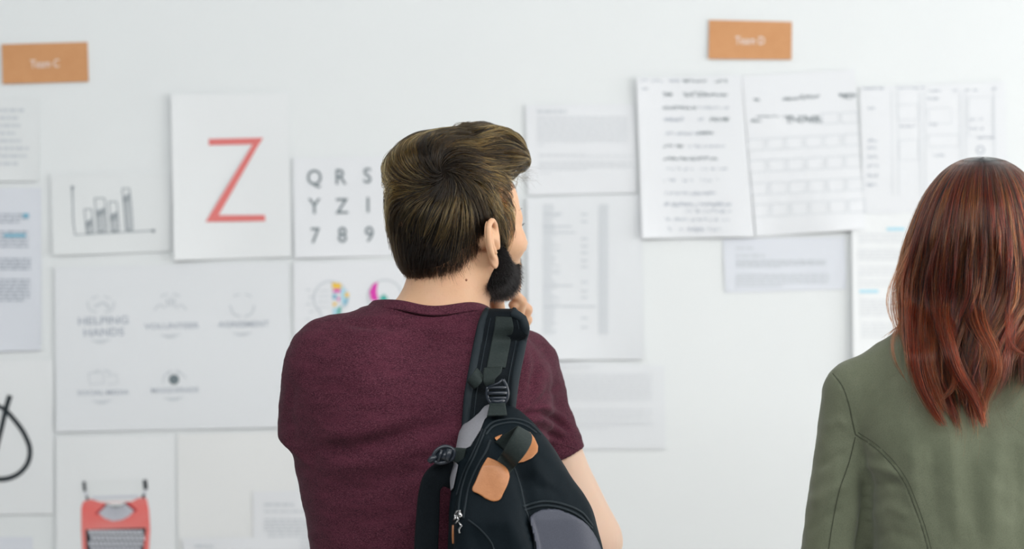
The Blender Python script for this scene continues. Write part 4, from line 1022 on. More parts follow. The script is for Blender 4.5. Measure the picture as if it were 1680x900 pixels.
def patch(name, poly, m, th=.0022, off=.0012, parent=None, st=.0013, rounded=.0008, label=None):
    """a piece of cloth or leather lying on the bag"""
    c = np.array([onb(x, y) for x, y in poly]); lo = c.min(0)-.012; hi = c.max(0)+.012
    px2 = np.array([[p[0], p[2]] for p in c])
    f = bagfield(lo[0], hi[0], lo[1]-.008, hi[1]+.008, lo[2], hi[2], st)
    X, Y, Z = f.xs[:, None, None], f.ys[None, :, None], f.zs[None, None, :]
    b = bagF(X, Y, Z); d = smax(np.abs(b-off)-th/2, poly_sdf(px2, X, Z), rounded)
    d = np.maximum(d, Y+.125)
    f.F = d.astype(np.float32); V, F = f.surf()
    # follow the folds of the bag below
    o = mesh_obj(name, V, F, m, parent or bagroot)
    if label: o['label'] = label
    return o
patch('grey_panel', [(800, 664), (807, 674), (795, 688), (788, 706), (772, 732), (763, 736), (746, 742), (751, 714), (758, 702), (772, 688), (786, 676)], M['bag_grey'], .003, .0012, st=.0011, label='light grey fabric panel')
patch('grey_panel', [(752, 762), (744, 800), (739, 806), (736, 780), (742, 755)], M['bag_grey'], .003, .0012, st=.0011, label='light grey fabric panel')
patch('slate_panel', closed_smooth([(868, 848), (880, 838), (905, 833), (935, 842), (962, 858), (978, 880), (992, 920), (998, 960), (990, 1040), (900, 1050), (886, 960), (880, 900)], 50), M['bag_slate'], .0045, .0022, st=.0024, label='slate grey lower fabric panel')
tan1 = patch('leather_patch', closed_smooth([(800, 749), (818, 757), (832, 768), (836, 778), (834, 790), (826, 808), (820, 819), (812, 822), (800, 819), (786, 810), (775, 804), (781, 787), (791, 764)], 60), M['leather'], .0028, .0020, st=.0010, label='tan leather patch at the lower end of the handle')
tan2 = patch('leather_patch', [(858, 706), (870, 708), (877, 718), (883, 731), (882, 741), (873, 751), (860, 757), (845, 760), (852, 740)], M['leather'], .0028, .0020, st=.0010, label='tan leather patch at the upper end of the handle')
patch('leather_patch', [(811, 717), (825, 711), (816, 724)], M['leather'], .0022, .0012, st=.0010, label='small tan leather corner under the handle')
def seam(name, pts, m, r=.0011, off=.0008, n=50, parent=None, flat=None):
    q = smooth_path(pts, n); o = MB().tube([onb(x, y, off) for x, y in q], r, 6, flat=flat).build(name, m, parent or bagroot); return o
for pts in ([(796, 704), (806, 694), (825, 688), (845, 687), (866, 693), (888, 712)], [(797, 712), (808, 700), (826, 694), (846, 693), (862, 698), (880, 710)],
            [(796, 704), (790, 720), (780, 745), (766, 775), (755, 815), (752, 845)], [(804, 722), (798, 738), (786, 760), (772, 790), (763, 830), (760, 850)]):
    seam('zip_seam', pts, M['bind'], .0016)
for pts in ([(792, 704), (785, 722), (774, 746), (760, 776), (749, 812)],): seam('zip_seam', pts, M['bind'], .0013)
for k_, pts in enumerate(([(858, 830), (890, 822), (925, 827), (955, 841), (972, 862)], [(860, 836), (890, 829), (925, 834), (953, 848), (971, 866)])): seam('zip_seam', pts, M['bind'], .0018)
seam('piping', [(842, 764), (853, 796), (862, 835), (874, 868), (878, 905)], M['bind'], .0016, .0012); seam('piping', [(872, 850), (880, 868), (886, 905)], M['bind'], .0013)
seam('piping', [(768, 852), (788, 868), (806, 890), (815, 925)], M['bind'], .0012)
st_ = MB()
q = smooth_path([(802, 753), (816, 760), (829, 770)], 24)
for k in range(0, 23, 2): st_.tube([onb(*q[k], .0042), onb(*q[k+1], .0042)], .0004, 5)
o = st_.build('stitching', M['stitch'], tan1); o['kind'] = 'stuff'
# grab handle: a loop of webbing from one leather patch to the other
def band(name, rows, th, m, parent, n=40, crown=0):
    """rows: (left xyz, right xyz)"""
    A = smooth_path([r[0] for r in rows], n); B = smooth_path([r[1] for r in rows], n); C = (A+B)/2; S = B-A; hw = np.linalg.norm(S, axis=1)/2; S = S/(hw[:, None]*2)
    T = np.gradient(C, axis=0); T /= np.linalg.norm(T, axis=1)[:, None]; N = np.cross(S, T); N *= -np.sign((N*np.array([0, 1.0, 0])).sum(1).mean()+1e-9)
    N /= np.linalg.norm(N, axis=1)[:, None]
    return ribbon(C, S, N, hw, th, name, m, parent, crown)
Q = lambda x, y, Y: P(x, y, Y)
band('grab_handle', [(onb(809, 764, .0004), onb(829, 784, .0004)), (onb(816, 754, .0020), onb(836, 776, .0020)), (onb(819, 749, .006), onb(840, 771, .008)), (Q(827, 737, -.256), Q(850, 759, -.250)), (Q(837, 720, -.263), Q(863, 743, -.256)), (Q(845, 706, -.262), Q(872, 726, -.252)), (Q(849, 699, -.246), Q(871, 711, -.236)), (Q(840, 704, -.226), Q(862, 716, -.218)), (Q(822, 716, -.206), Q(846, 736, -.204)), (Q(812, 724, -.198), Q(834, 744, -.200))], .0022, M['web'], bagroot, 60)
# shoulder strap over the right shoulder
ts = [(517, 794, 848), (524, 789, 862), (536, 784.5, 867), (560, 779, 863.5), (582, 774.5, 859.5), (605, 770.5, 854.5), (630, 766, 850), (650, 762.5, 847.5), (680, 760, 844), (710, 758, 843), (735, 758, 840)]
rows = []
for (y, xa, xb) in ts:
    pts = [on(man_shirt_tree, xa+(xb-xa)*t, y, 0, -.08) for t in (.12, .5, .88)]
    yy = min(p[1] for p in pts)
    rows.append((P(xa, y, pts[0][1]*.6+yy*.4-.007), P(xb, y, pts[2][1]*.6+yy*.4-.007)))
l0, r0 = rows[0]
back = [(l0+np.array([.004, .19, -.16]), r0+np.array([.0, .17, -.20])), (l0+np.array([.004, .135, -.06]), r0+np.array([.0, .125, -.075])), (l0+np.array([.004, .085, -.012]), r0+np.array([.0, .08, -.02])), (l0+np.array([.002, .045, .002]), r0+np.array([.0, .045, .0])), (l0+np.array([.001, .018, .003]), r0+np.array([0, .018, .003]))]
allr = back+rows
strap = band('shoulder_strap', allr, .011, M['bag_pad'], bagroot, 70, .0)
for sgn in (0, 1):
    q = smooth_path([(r[sgn]*.93+r[1-sgn]*.07)+np.array([0, -.003, .002]) for r in allr], 70); MB().tube(q, .0058, 8, flat=(1, .75)).build('edge_binding', M['bind'], strap)
def mix(r, t): return r[0]+(r[1]-r[0])*t
wr = [(mix(r, .33)+np.array([0, -.0075, .002]), mix(r, .70)+np.array([0, -.0075, .002])) for r in rows[1:6]]
band('webbing', [(a+np.array([0, .004, .002]), b+np.array([0, .004, .002])) for a, b in wr[:1]]+wr, .002, M['web'], strap)
for t_ in (.22, .80):
    MB().tube(smooth_path([mix(r, t_)+np.array([0, -.0058, .002]) for r in rows[1:]], 40), .0009, 5).build('strap_seam', M['bind'], strap)
q = [mix(rows[1], t)+np.array([0, -.0078, .001]) for t in np.linspace(.38, .68, 8)]; MB().tube(q, .0012, 6).build('bar_tack', M['bag_pad'], strap)
YS = rows[6][0][1]-.012
# folded flap, keeper loop, ladder lock, lower webbing
band('folded_webbing', [(Q(794, 604, YS), Q(824, 602, YS)), (Q(793, 614, YS-.007), Q(822, 610, YS-.008)), (Q(793, 626, YS-.011), Q(812, 622, YS-.013)), (Q(798, 636, YS-.006), Q(812, 634, YS-.006))], .0024, M['web'], strap, 16)
band('keeper_loop', [(Q(782, 603, YS+.001), Q(794, 618, YS-.002)), (Q(776, 611, YS-.010), Q(789, 628, YS-.013)), (Q(768, 622, YS-.008), Q(781, 636, YS-.010)), (Q(767, 625, YS+.004), Q(779, 638, YS+.002))], .0020, M['web'], strap, 20)
bk = MB(); YK = YS-.010
fr = smooth_path([(800, 634), (799, 648), (803, 658), (816, 662), (829, 658), (833, 648), (831, 634), (825, 622)], 30)
bk.tube([Q(x, y, YK) for x, y in fr], .0024, 8); bk.tube([Q(825, 622, YK), Q(818, 628, YK), Q(800, 635, YK)], .0018, 8)
bk.tube([Q(801, 636, YK-.001), Q(831, 635, YK-.001)], .0022, 8); bk.tube([Q(801, 645, YK-.0015), Q(832, 644, YK-.0015)], .0026, 8); bk.tube([Q(802, 653, YK), Q(831, 652, YK)], .0022, 8)
bk.tube([Q(806, 657, YK), Q(817, 659, YK), Q(828, 656, YK)], .0032, 8)
bk.build('buckle', M['plastic'], strap)
band('lower_webbing', [(Q(802, 646, YK+.002), Q(830, 645, YK+.002)), (Q(803, 660, YK+.0), Q(829, 659, YK+.0)), (Q(802, 668, -.150), Q(830, 668, -.150)), (Q(799, 682, -.166), Q(832, 680, -.166))], .0024, M['web'], bagroot, 24)
# second strap hanging on the left, with its side buckle
band('hanging_strap', [(Q(748, 758, -.185), Q(748, 800, -.165)), (Q(735, 756, -.19), Q(737, 800, -.172)), (Q(715, 762, -.19), Q(727, 796, -.176)), (Q(697, 778, -.185), Q(723, 801, -.176)), (Q(688, 806, -.178), Q(722, 812, -.172)), (Q(683, 850, -.17), Q(721, 850, -.165)), (Q(680, 905, -.17), Q(719, 905, -.165)), (Q(682, 980, -.17), Q(722, 980, -.165)), (Q(700, 1060, -.17), Q(745, 1040, -.165)), (Q(760, 1090, -.17), Q(775, 1060, -.165))], .009, M['bag_pad'], bagroot, 60)
sb = MB(); c = Q(722, 746, -.205)
sb.tube([Q(x, y, -.203) for x, y in smooth_path([(712, 756), (711, 748), (718, 737), (732, 732), (744, 738), (743, 751), (733, 757), (722, 759), (712, 756)], 30)], .0026, 8)
sb.tube([Q(719, 756, -.205), Q(725, 737, -.205)], .0022, 8); sb.tube([Q(734, 755, -.206), Q(738, 736, -.206)], .0040, 8); sb.tube([Q(727, 752, -.201), Q(735, 742, -.201)], .006, 8)
sb.tube([Q(704, 757, -.203), Q(708, 753, -.204), Q(716, 748, -.203)], [.0035, .0044, .0038], 8)
sb.add([tuple(Q(x, y, Yb)) for Yb in (-.203, -.199) for x, y in ((714, 756), (713, 747), (720, 739), (733, 734), (743, 740), (742, 751), (733, 757), (722, 759))], [(0,1,2,3,4,5,6,7), (15,14,13,12,11,10,9,8)]+[(i, i+8, (i+1)%8+8, (i+1)%8) for i in range(8)])
sb.build('side_buckle', M['plastic'], bagroot)
band('side_webbing', [(Q(736, 736, -.198), Q(736, 756, -.198)), (Q(748, 734, -.192), Q(748, 758, -.190)), (Q(765, 735, -.196), Q(758, 764, -.192))], .0025, M['web'], bagroot, 12)
# zip pulls
zp = MB(); 
def zt(pts, r): zp.tube([onb(x, y, .004) for x, y in pts], r, 7)
zt([(748, 850), (746, 844), (750, 838), (756, 838)], .0014); zt([(754, 838), (756, 848)], .0024); zt([(748, 848), (744, 854)], .0015); zt([(749, 842), (752, 852), (748, 858)], .0014)
zt([(753, 856), (757, 862), (753, 868), (754, 874)], .0011); zp.build('zip_slider', M['metal'], bagroot)
MB().tube([onb(744.5, 861, .004), onb(744, 876, .0045), onb(744.5, 891, .004)], .0022, 8, flat=(1, .5)).build('zip_pull', M['leather'], bagroot)

# ================================================================== the woman
M['jacket'] = mat('olive_twill', (.132, .148, .096), .75, spec=.25, sheen=.15,
    noise=[((14, 14, 9), 4, (.165, .182, .122), .42, .68, .8), ((700, 700, 700), 2, (.095, .107, .069), .45, .75, .7)], bump=((1100, 1100, 1100), .35, .0005))
M['jacket_seam'] = mat('olive_seam', (.060, .068, .042), .8)
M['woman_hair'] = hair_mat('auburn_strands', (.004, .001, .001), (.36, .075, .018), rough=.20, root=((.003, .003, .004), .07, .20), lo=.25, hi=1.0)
M['woman_hair4'] = hair_mat('auburn_strands_red', (.004, .001, .001), (.33, .036, .012), rough=.24, lo=.25, hi=1.0)
M['woman_hair3'] = hair_mat('auburn_strands_bright', (.006, .001, .001), (.36, .060, .016), rough=.22, lo=.2, hi=1.0)
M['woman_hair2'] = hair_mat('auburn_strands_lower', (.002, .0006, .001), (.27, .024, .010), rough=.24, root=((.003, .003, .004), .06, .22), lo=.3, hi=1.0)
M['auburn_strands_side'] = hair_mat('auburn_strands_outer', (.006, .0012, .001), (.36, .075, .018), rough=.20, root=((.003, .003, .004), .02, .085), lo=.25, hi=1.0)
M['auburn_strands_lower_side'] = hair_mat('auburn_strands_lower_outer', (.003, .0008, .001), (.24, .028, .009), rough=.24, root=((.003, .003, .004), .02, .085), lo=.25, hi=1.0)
M['woman_under'] = mat('auburn_underlayer', (.014, .004, .004), .8, spec=.1, noise=[((200, 200, 8), 3, (.028, .007, .005), .4, .7, 1)])
wom = empty('person', (.645, 0, 0))
tag(wom, 'person with long auburn hair in an olive green jacket, seen from behind', 'person')
WX = 1612; WC = P(WX, 600, .0)[0]
WR = head_frame(math.radians(8), math.radians(-3)); WH = P(WX, 420, .02)
def wrows(off=0.0):
    rows = []
    for (y, hw, b, cy) in [(1190, .170, .120, .01), (1100, .160, .115, .01), (1000, .150, .108, .005), (950, .149, .106, .0), (900, .151, .107, .0), (850, .154, .109, .0), (800, .158, .110, .002), (750, .164, .110, .005), (710, .170, .108, .008), (670, .170, .102, .012), (635, .155, .090, .018), (600, .120, .072, .022), (575, .085, .060, .025)]:
        p = P(WX, y, cy); rows.append((p[2], p[0], cy, hw+off, b+off))
    return rows
WLS, WRS = P(1402, 648, .01), P(1822, 648, .01)
WLE, WRE = P(1362, 935, .02), P(1862, 935, .02); WLW, WRW = P(1392, 1150, .14), P(1832, 1150, .14)
def wtrunk(fd, off):
    fd.add(loft(wrows(off), 2.3, 0), .02)
    for S in (WLS, WRS):
        sg = -1 if S is WLS else 1
        fd.add(cone(P(WX+sg*56, 566, .02), S+np.array([-sg*.01, .0, .002]), .056+off, .046+off), .035)
        fd.add(ell(P(WX+sg*95, 700, -.03), np.array((.075, .07, .10))+off), .04)
fd = Field(axis((WC-.27, WC-.10, .008), (WC-.10, WC+.10, .0035), (WC+.10, WC+.27, .008)), axis((-.16, -.11, .008), (-.11, .17, .0035), (.17, .27, .008)), axis((.02, 1.0, .016), (1.0, 1.48, .010), (1.48, 1.80, .0035)))
WW = head(fd, WH, WR, .89, .97)
fd.add(cone(WW(-.025, 0, -.04), P(WX, 590, .02), .046, .050), .02); wtrunk(fd, -.022)
for a, b, c in ((WLS, WLE, WLW), (WRS, WRE, WRW)):
    fd.add(cone(a, b, .032, .030), .02); fd.add(cone(b, c, .030, .023), .015)
hand(fd, WLW, (.02, .25, -.6), (-1, .2, 0), 1, [(.3, .4, .3)]*4, .9); hand(fd, WRW, (-.02, .25, -.6), (1, .2, 0), -1, [(.3, .4, .3)]*4, .9)
body_legs(fd, WC, .0, .93, .09)
V, F = fd.surf(); V = relax(V, F, 1, .35)
V, F = join([(V, F), ear_mesh(WH, WR, 1, .9, .002), ear_mesh(WH, WR, -1, .9, .002)])
mesh_obj('body', V, F, M['skin'], wom)
for sg in (-1, 1):
    m_ = MB(); c = WW(.0755, .032*sg, .008)
    m_.add([c+.0119*np.array([math.sin(a)*math.cos(b), math.sin(a)*math.sin(b), math.cos(a)]) for a in np.linspace(.05, 3.09, 10) for b in np.linspace(0, 6.283, 15)[:-1]],
           [(i*14+j, i*14+(j+1) % 14, (i+1)*14+(j+1) % 14, (i+1)*14+j) for i in range(9) for j in range(14)]); m_.build('eye', M['eye'], wom)
legs_clothes(wom, WC, .0, .95, M['jeans'], .155, .09)
# jacket
fd = Field(axis((WC-.30, WC+.30, .0042)), axis((-.17, .20, .0042)), axis((.96, 1.56, .0042)))
wtrunk(fd, 0)
for a, b, c in ((WLS, WLE, WLW), (WRS, WRE, WRW)):
    s1 = np.array([.004 if a is WLS else -.004, 0, 0])
    fd.add(cone(a+s1, b, .0475, .044), .012); fd.add(cone(b, b+(c-b)*.93, .041, .033), .01)
nh = P(WX, 560, .03)
def nhole(X, Y, Z):
    x, y, z = X-nh[0], Y-nh[1], Z-nh[2]; return np.maximum(np.sqrt(x*x+y*y)-.062, -.03-z-.3*y)
nhole.bb = (nh-.1, nh+.1); fd.sub(nhole, .003)
Vj, Fj = fd.surf(); Vj = relax(Vj, Fj, 2, .5); Nj = vnormals(Vj, Fj)
ARM = [(1366, 612), (1380, 630), (1392, 662), (1398, 690), (1403, 712)]
PRIN = [(1403, 712), (1428, 728), (1455, 752), (1482, 788), (1500, 830), (1514, 870), (1528, 930), (1532, 1000)]
SIDE = [(1403, 712), (1412, 742), (1419, 775), (1422, 830), (1417, 880), (1408, 960)]
SLV = [(1403, 716), (1392, 760), (1378, 800), (1367, 850), (1358, 910), (1352, 970)]
mir = lambda L: [(2*WX-x, y) for x, y in L]
pj = to_px(Vj); backside = (Nj[:, 1] < .3)
def step(poly, amp, wpx, sgn):
    """one side of a seam stands proud of the other, easing away"""
    d, t = seg_dist(pj, poly); P0 = np.array(poly, float)
    i = np.argmin(((pj[:, None]-P0[None])**2).sum(2), 1).clip(0, len(P0)-2) if len(pj) < 300000 else 0
    dr = P0[i+1]-P0[i]; rel = pj-P0[i]; side = np.sign(dr[:, 0]*rel[:, 1]-dr[:, 1]*rel[:, 0])*sgn
    return amp*np.exp(-d/wpx)*side*backside*((t > .001) & (t < .999))
D = np.zeros(len(Vj))
for mm in (lambda L: L, mir):
    k = 1 if mm is not mir else -1
    D += step(mm(ARM), .0016, 9, k)+step(mm(PRIN), .0016, 10, k)
    d, t = seg_dist(pj, mm(SIDE)); D -= .012*np.exp(-(d/9)**2)*backside*np.clip((t-.06)*3.0, 0, 1)
Vj = Vj+Nj*D[:, None]
FL = [([(1500, 720), (1498, 780), (1505, 850)], 13, .0045), ([(1530, 715), (1532, 790), (1540, 880)], 11, -.0035), ([(1560, 700), (1566, 790), (1572, 900)], 14, .0040), ([(1595, 740), (1600, 820), (1605, 900)], 12, -.0030), ([(1640, 700), (1630, 800), (1632, 900)], 16, .0038), ([(1668, 720), (1672, 800), (1670, 900)], 12, -.003),
      ([(1415, 760), (1450, 768), (1480, 778)], 8, .0045), ([(1425, 800), (1455, 790), (1490, 800)], 8, -.004), ([(1425, 850), (1460, 830), (1500, 850)], 10, .0035), ([(1430, 890), (1460, 870), (1510, 890)], 10, -.003),
      ([(1350, 700), (1375, 690), (1395, 700)], 8, .003), ([(1335, 770), (1365, 755), (1395, 740)], 8, -.0032), ([(1328, 830), (1355, 810), (1395, 790)], 9, .0035), ([(1322, 880), (1350, 850), (1385, 830)], 8, -.003), ([(1375, 740), (1372, 800), (1350, 860)], 9, .0025)]
FL = FL+[(mir(a), b, c) for a, b, c in FL if a[0][0] < 1560]
Vj = folds(Vj, Nj, FL, backside.astype(float))+Nj*(.0018*vnoise(Vj*np.array([8, 8, 5]), 31)+.0006*vnoise(Vj*25, 32, 2))[:, None]
jacket = mesh_obj('jacket', Vj, Fj, M['jacket'], wom)
jt = bvh(Vj, Fj)
for mm in (lambda L: L, mir):
    for L_, r_ in ((ARM, .0009), (PRIN, .0009), (SLV, .0007)):
        q = smooth_path(mm(L_), 60); hs = [jt.ray_cast(Vector(CAM), (Vector(P(x, y, 0))-Vector(CAM)).normalized()) for x, y in q]
        pts = [np.array(h[0])+np.array([0, -.0005, 0]) for h in hs if h[0] is not None]
        if len(pts) > 4: MB().tube(pts, r_, 5).build('seam', M['jacket_seam'], jacket)
    q = smooth_path([(x+(5 if mm is not mir else -5), y-3) for x, y in mm(PRIN)], 60)
    pts = [on(jt, x, y, .0001, 0) for x, y in q]; MB().tube(pts, .0006, 5).build('seam', M['jacket_seam'], jacket)
# collar standing around the neck
cr_ = [np.array([nh[0]+.064*math.cos(t), nh[1]+.060*math.sin(t), nh[2]+.006-.022*math.sin(t)]) for t in np.linspace(0, 6.283, 50)]
cr_ = np.array(cr_); o_ = cr_-nh; o_[:, 2] = 0; o_ /= np.linalg.norm(o_, axis=1)[:, None]
ribbon(cr_, np.array([[0, 0, 1.0]]*50)*-1+o_*.25, o_, .013, .003, 'collar', M['jacket'], jacket)

# ---- her hair: crown shell falling to tips on the back
Yt = np.array([257, 259, 263, 271, 287, 325, 390, 440, 480, 520, 560, 600, 640, 680, 700], float)
XL = np.array([1606, 1588, 1574, 1557, 1538, 1511, 1489, 1476, 1471, 1477, 1483, 1492, 1508, 1533, 1550], float)
XRb = np.array([1618, 1634, 1650, 1667, 1686, 1713, 1735, 1745, 1742, 1715, 1680, 1662, 1652, 1642, 1632], float)
XRf = np.array([1618, 1634, 1650, 1667, 1686, 1713, 1735, 1748, 1753, 1752, 1748, 1742, 1735, 1725, 1715], float)
DB = np.array([.004, .022, .036, .054, .074, .098, .110, .108, .104, .104, .110, .116, .120, .124, .126])
DF = np.array([.004, .020, .032, .046, .062, .078, .075, .070, .072, .078, .085, .09, .09, .09, .09])
_s = np.linspace(0, math.sqrt(700-256.5), 500); _y = 256.5+_s**2
def soften(T):
    v = np.interp(_y, Yt, T); k = np.exp(-.5*(np.arange(-60, 61)*(_s[1]-_s[0])/.85)**2); k /= k.sum()
    e = np.r_[2*v[0]-v[60:0:-1], v, 2*v[-1]-v[-2:-62:-1]]; o = np.convolve(e, k, 'valid'); w_ = np.clip((_y-262)/12, 0, 1); return o*w_+v*(1-w_)
XL, XRb, XRf, DB, DF = [soften(T) for T in (XL, XRb, XRf, DB, DF)]; Yt = _y
jl = FList(); wtrunk(jl, 0); JS = lambda p: mass_sdf(p, jl.l)
def hairpoint(phi, y, shrink=1.0):
    """phi 0 = toward the camera, -pi/2 = photograph left; y = height (photograph row)"""
    xl = np.interp(y, Yt, XL); wf = np.clip((np.abs(phi)-1.0)/.5, 0, 1)
    xr = np.interp(y, Yt, XRb)*(1-wf)+np.interp(y, Yt, XRf)*wf
    xl = xl*(1-wf*(phi < 0)*(y > 560))+wf*(phi < 0)*(y > 560)*1485
    cx = (xl+xr)/2; hw = (xr-xl)/2*shrink
    d = np.where(np.abs(phi) < math.pi/2, np.interp(y, Yt, DB), np.interp(y, Yt, DF))*shrink
    cc = np.cos(phi); wb = np.clip((y-500)/80, 0, 1)*.95*np.clip((1.9-np.abs(phi))/.3, 0, 1); cc = cc+(1-cc)*wb
    Y = .02-d*cc; s = (Y-CAM[1])/FPX
    x = (cx+hw*np.sin(phi)-840)*s; z = CAM[2]-(y-450)*s
    return np.stack([x, Y, z], -1)
def yend(phi):
    a = np.sin(phi); e = np.interp(a, [-1, -.85, -.6, -.42, -.30, -.18, .0, .12, .25, .38, .55, .8, 1], [575, 630, 672, 680, 650, 632, 668, 682, 672, 635, 610, 600, 620])
    return np.where(np.abs(phi) > math.pi/2, np.where(phi < 0, 535, 640), e)
rw = np.random.RandomState(5)
# shell under the strands
nphi, ny = 64, 40; Vw = []; Fw = []
ph = np.linspace(-math.pi*.80, math.pi*.80, nphi)
for j in range(ny):
    t = j/(ny-1); yy = 257.5+(yend(ph)-258-28)*t**1.8
    sk = .95-.30*np.clip((t-.72)/.28, 0, 1)
    Vw.append(hairpoint(ph, yy, sk))
Vw = np.concatenate(Vw)
def pushout(p, marg):
    for _ in range(3):
        d = JS(p); g = grad(p, JS); g[:, 2] *= .2; g[:, 1] -= .4; g /= np.linalg.norm(g, axis=1)[:, None]
        m = np.clip(marg-d, 0, .05); p = p+g*m[:, None]
    return p
Vw = pushout(Vw, .003)
Vi = Vw.copy(); cc = np.array([WC, .02, 0]); Vi[:, :2] = cc[:2]+(Vi[:, :2]-cc[:2])*.94
N0 = len(Vw); Vall = np.concatenate([Vw, pushout(Vi, .001)])
for j in range(ny-1):
    for i in range(nphi-1):
        a = j*nphi+i; Fw.append((a, a+nphi, a+nphi+1, a+1)); Fw.append((N0+a, N0+a+1, N0+a+nphi+1, N0+a+nphi))
for i in range(nphi-1): a = (ny-1)*nphi+i; Fw.append((a, N0+a, N0+a+1, a+1))
for j in range(ny-1):
    a = j*nphi; Fw.append((a, N0+a, N0+a+nphi, a+nphi)); a = j*nphi+nphi-1; Fw.append((a, a+nphi, N0+a+nphi, N0+a))
whair = mesh_obj('hair', Vall, np.array(Fw), M['woman_under'], wom)
def wstrands(n, K, name, m, layer, y0r=(257, 258.5), wave=1.0, clumps=150, ck=.75, r0=.00024, endj=14, short=0.0):
    phi = rw.uniform(-2.3, 2.3, n); t = np.linspace(0, 1, K)[None]
    ye = yend(phi)+rw.normal(size=n)*endj-short*rw.rand(n)**2*150
    ys = rw.uniform(*y0r, n)
    y = ys[:, None]+(ye-ys)[:, None]*t**1.8
    cph = rw.uniform(-2.3, 2.3, clumps); ci = np.argmin(np.abs(phi[:, None]-cph[None]), 1)
    k = ck*np.clip((y-330)/330, 0, 1)**1.2
    P_ = phi[:, None]*(1-k)+cph[ci][:, None]*k
    amp = rw.uniform(.2, 1, clumps)[ci][:, None]; ph_ = rw.uniform(0, 6.28, clumps)[ci][:, None]; fr = rw.uniform(.018, .034, clumps)[ci][:, None]
    P_ = P_+wave*.075*amp*np.clip((y-380)/260, 0, 1.2)*np.sin((y-257)*fr*1.6+ph_)+rw.normal(size=(n, 1))*.016*np.clip((y-270)/200, 0, 1)+.010*np.sin(y*.05*rw.uniform(.5, 1.5, (n, 1))+rw.uniform(0, 6, (n, 1)))*np.clip((y-300)/100, 0, 1)
    lay = .985+(layer*rw.uniform(-.9, .6, (n, 1))+.045*amp*np.sin(ph_*3+y*fr))*np.clip((y-262)/130, .05, 1)
    pts = hairpoint(P_, y, lay).reshape(-1, 3)
    pts = pushout(pts, .004).reshape(n, K, 3)
    ct = (np.abs(phi)+rw.normal(size=n)*.15) < .75
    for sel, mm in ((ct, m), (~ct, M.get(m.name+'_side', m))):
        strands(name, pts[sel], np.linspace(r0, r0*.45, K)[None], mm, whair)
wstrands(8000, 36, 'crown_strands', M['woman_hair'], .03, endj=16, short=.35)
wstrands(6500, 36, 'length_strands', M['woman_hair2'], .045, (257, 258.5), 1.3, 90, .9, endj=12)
wstrands(450, 36, 'loose_strands', M['woman_hair'], .12, (257, 259), 2.2, 300, .3, .00011, 40)
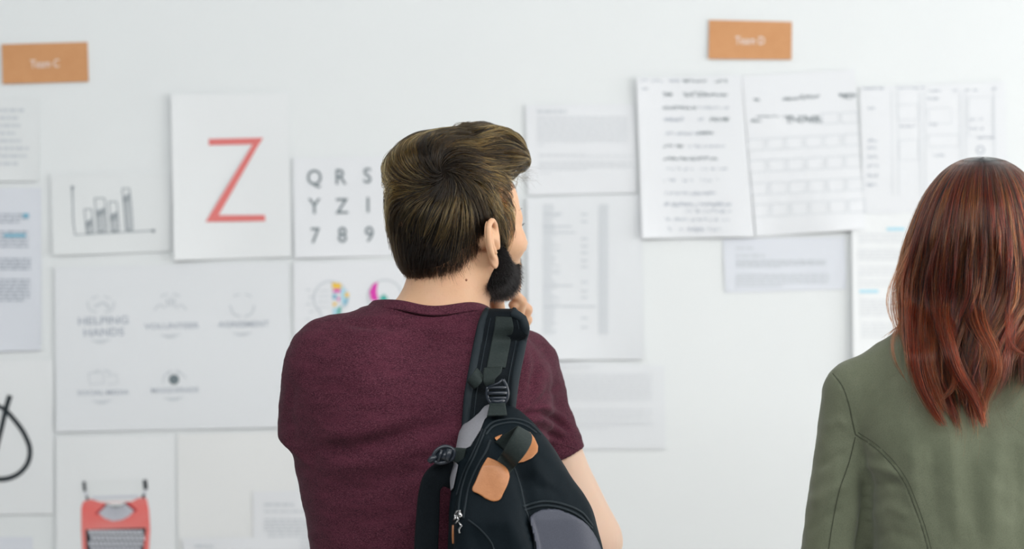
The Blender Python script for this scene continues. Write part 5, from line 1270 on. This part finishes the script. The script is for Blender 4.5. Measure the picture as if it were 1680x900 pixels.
# wisps beside the cheek on the left and tips lying on the jacket
def hair_y(x, y):
    cx = (np.interp(y, Yt, XL)+np.interp(y, Yt, XRb))/2; hw = (np.interp(y, Yt, XRb)-np.interp(y, Yt, XL))/2
    return .02-np.interp(y, Yt, DB)*np.sqrt(np.clip(1-((x-cx)/hw)**2, .05, 1))
def lock(px, n, spread, name, Y0, m, r=.00018, tip=.3):
    q = smooth_path(px, 18); Ys = Y0 if np.isscalar(Y0) else np.interp(np.linspace(0, 1, 18), np.linspace(0, 1, len(Y0)), Y0)*1.0
    if Ys is not None and not np.isscalar(Y0): Ys = hair_y(q[:, 0], q[:, 1])+np.interp(np.linspace(0, 1, 18), [0, .35, .6, 1], [.045, .012, -.004, -.008])
    if not np.isscalar(Y0): wy = np.clip((q[:, 1]-500)/80, 0, 1); Ys = Ys*(1-wy)+wy*-.122
    base = np.array([P(x, y, Yv) for (x, y), Yv in zip(q, np.broadcast_to(Ys, 18))]); t = np.linspace(0, 1, 18)
    off = rw.normal(size=(n, 1, 3))*np.array([spread, .006, .002])*(1-(1-tip)*t[None, :, None])*np.clip(.25+t*2.2, 0, 1)[None, :, None]; off = off+np.array([0, 1.0, 0])*rw.uniform(-.01, .03, (n, 1, 1))*((1-t)**2)[None, :, None]*(not np.isscalar(Y0)); wob = rw.normal(size=(n, 1, 3))*.002*np.sin(t*6)[None, :, None]
    te = t[None]*rw.uniform(.86, 1.0, (n, 1)); bs = np.stack([np.interp(te, t, base[:, c]) for c in range(3)], -1)
    pts = bs+off+wob; sh = pts.shape; pts = pushout(pts.reshape(-1, 3), .004).reshape(sh)
    strands(name, pts, np.linspace(r, r*.5, 18)[None], m, whair)
lock([(1520, 350), (1490, 395), (1474, 440), (1460, 475), (1457, 500), (1466, 530), (1478, 552)], 22, .0035, 'wisp', .02, M['woman_hair3'])
lock([(1515, 370), (1488, 420), (1470, 460), (1466, 500), (1474, 540), (1486, 570)], 40, .004, 'wisp', -.02, M['woman_hair3'])
lock([(1512, 440), (1484, 520), (1464, 565), (1468, 590), (1478, 610), (1488, 628)], 26, .0022, 'wisp', (0, 0), M['woman_hair3'])
lock([(1566, 330), (1558, 430), (1552, 540), (1566, 590), (1568, 620), (1552, 650), (1543, 656)], 130, .006, 'curled_lock', (-.075, -.095, -.125, -.135, -.14, -.14), M['woman_hair3'], .00022)
lock([(1592, 330), (1596, 440), (1612, 540), (1632, 580), (1634, 610), (1618, 650), (1612, 694)], 220, .009, 'curled_lock', (-.075, -.095, -.125, -.135, -.14, -.14), M['woman_hair3'], .00022)
lock([(1668, 360), (1664, 460), (1656, 560), (1648, 620), (1640, 640), (1625, 660)], 60, .006, 'curled_lock', (-.065, -.09, -.12, -.125, -.125), M['woman_hair2'], .00013)
lock([(1652, 400), (1652, 520), (1662, 570), (1676, 580), (1692, 585)], 50, .004, 'curled_lock', (-.08, -.11, -.12, -.12), M['woman_hair2'], .00013)

lock([(1530, 340), (1508, 440), (1500, 540), (1508, 620), (1528, 665), (1549, 700)], 420, .009, 'lower_lock', (-.05, -.08, -.105, -.125, -.13, -.13), M['woman_hair4'], .00022, .35)
lock([(1560, 340), (1545, 440), (1552, 540), (1572, 610), (1600, 655), (1616, 702)], 420, .009, 'lower_lock', (-.07, -.09, -.12, -.13, -.135, -.135), M['woman_hair4'], .00022, .35)
lock([(1545, 340), (1528, 440), (1518, 540), (1524, 610), (1540, 650), (1552, 682)], 200, .009, 'lower_lock', (-.07, -.09, -.12, -.13, -.135, -.135), M['woman_hair3'], .00022, .4)
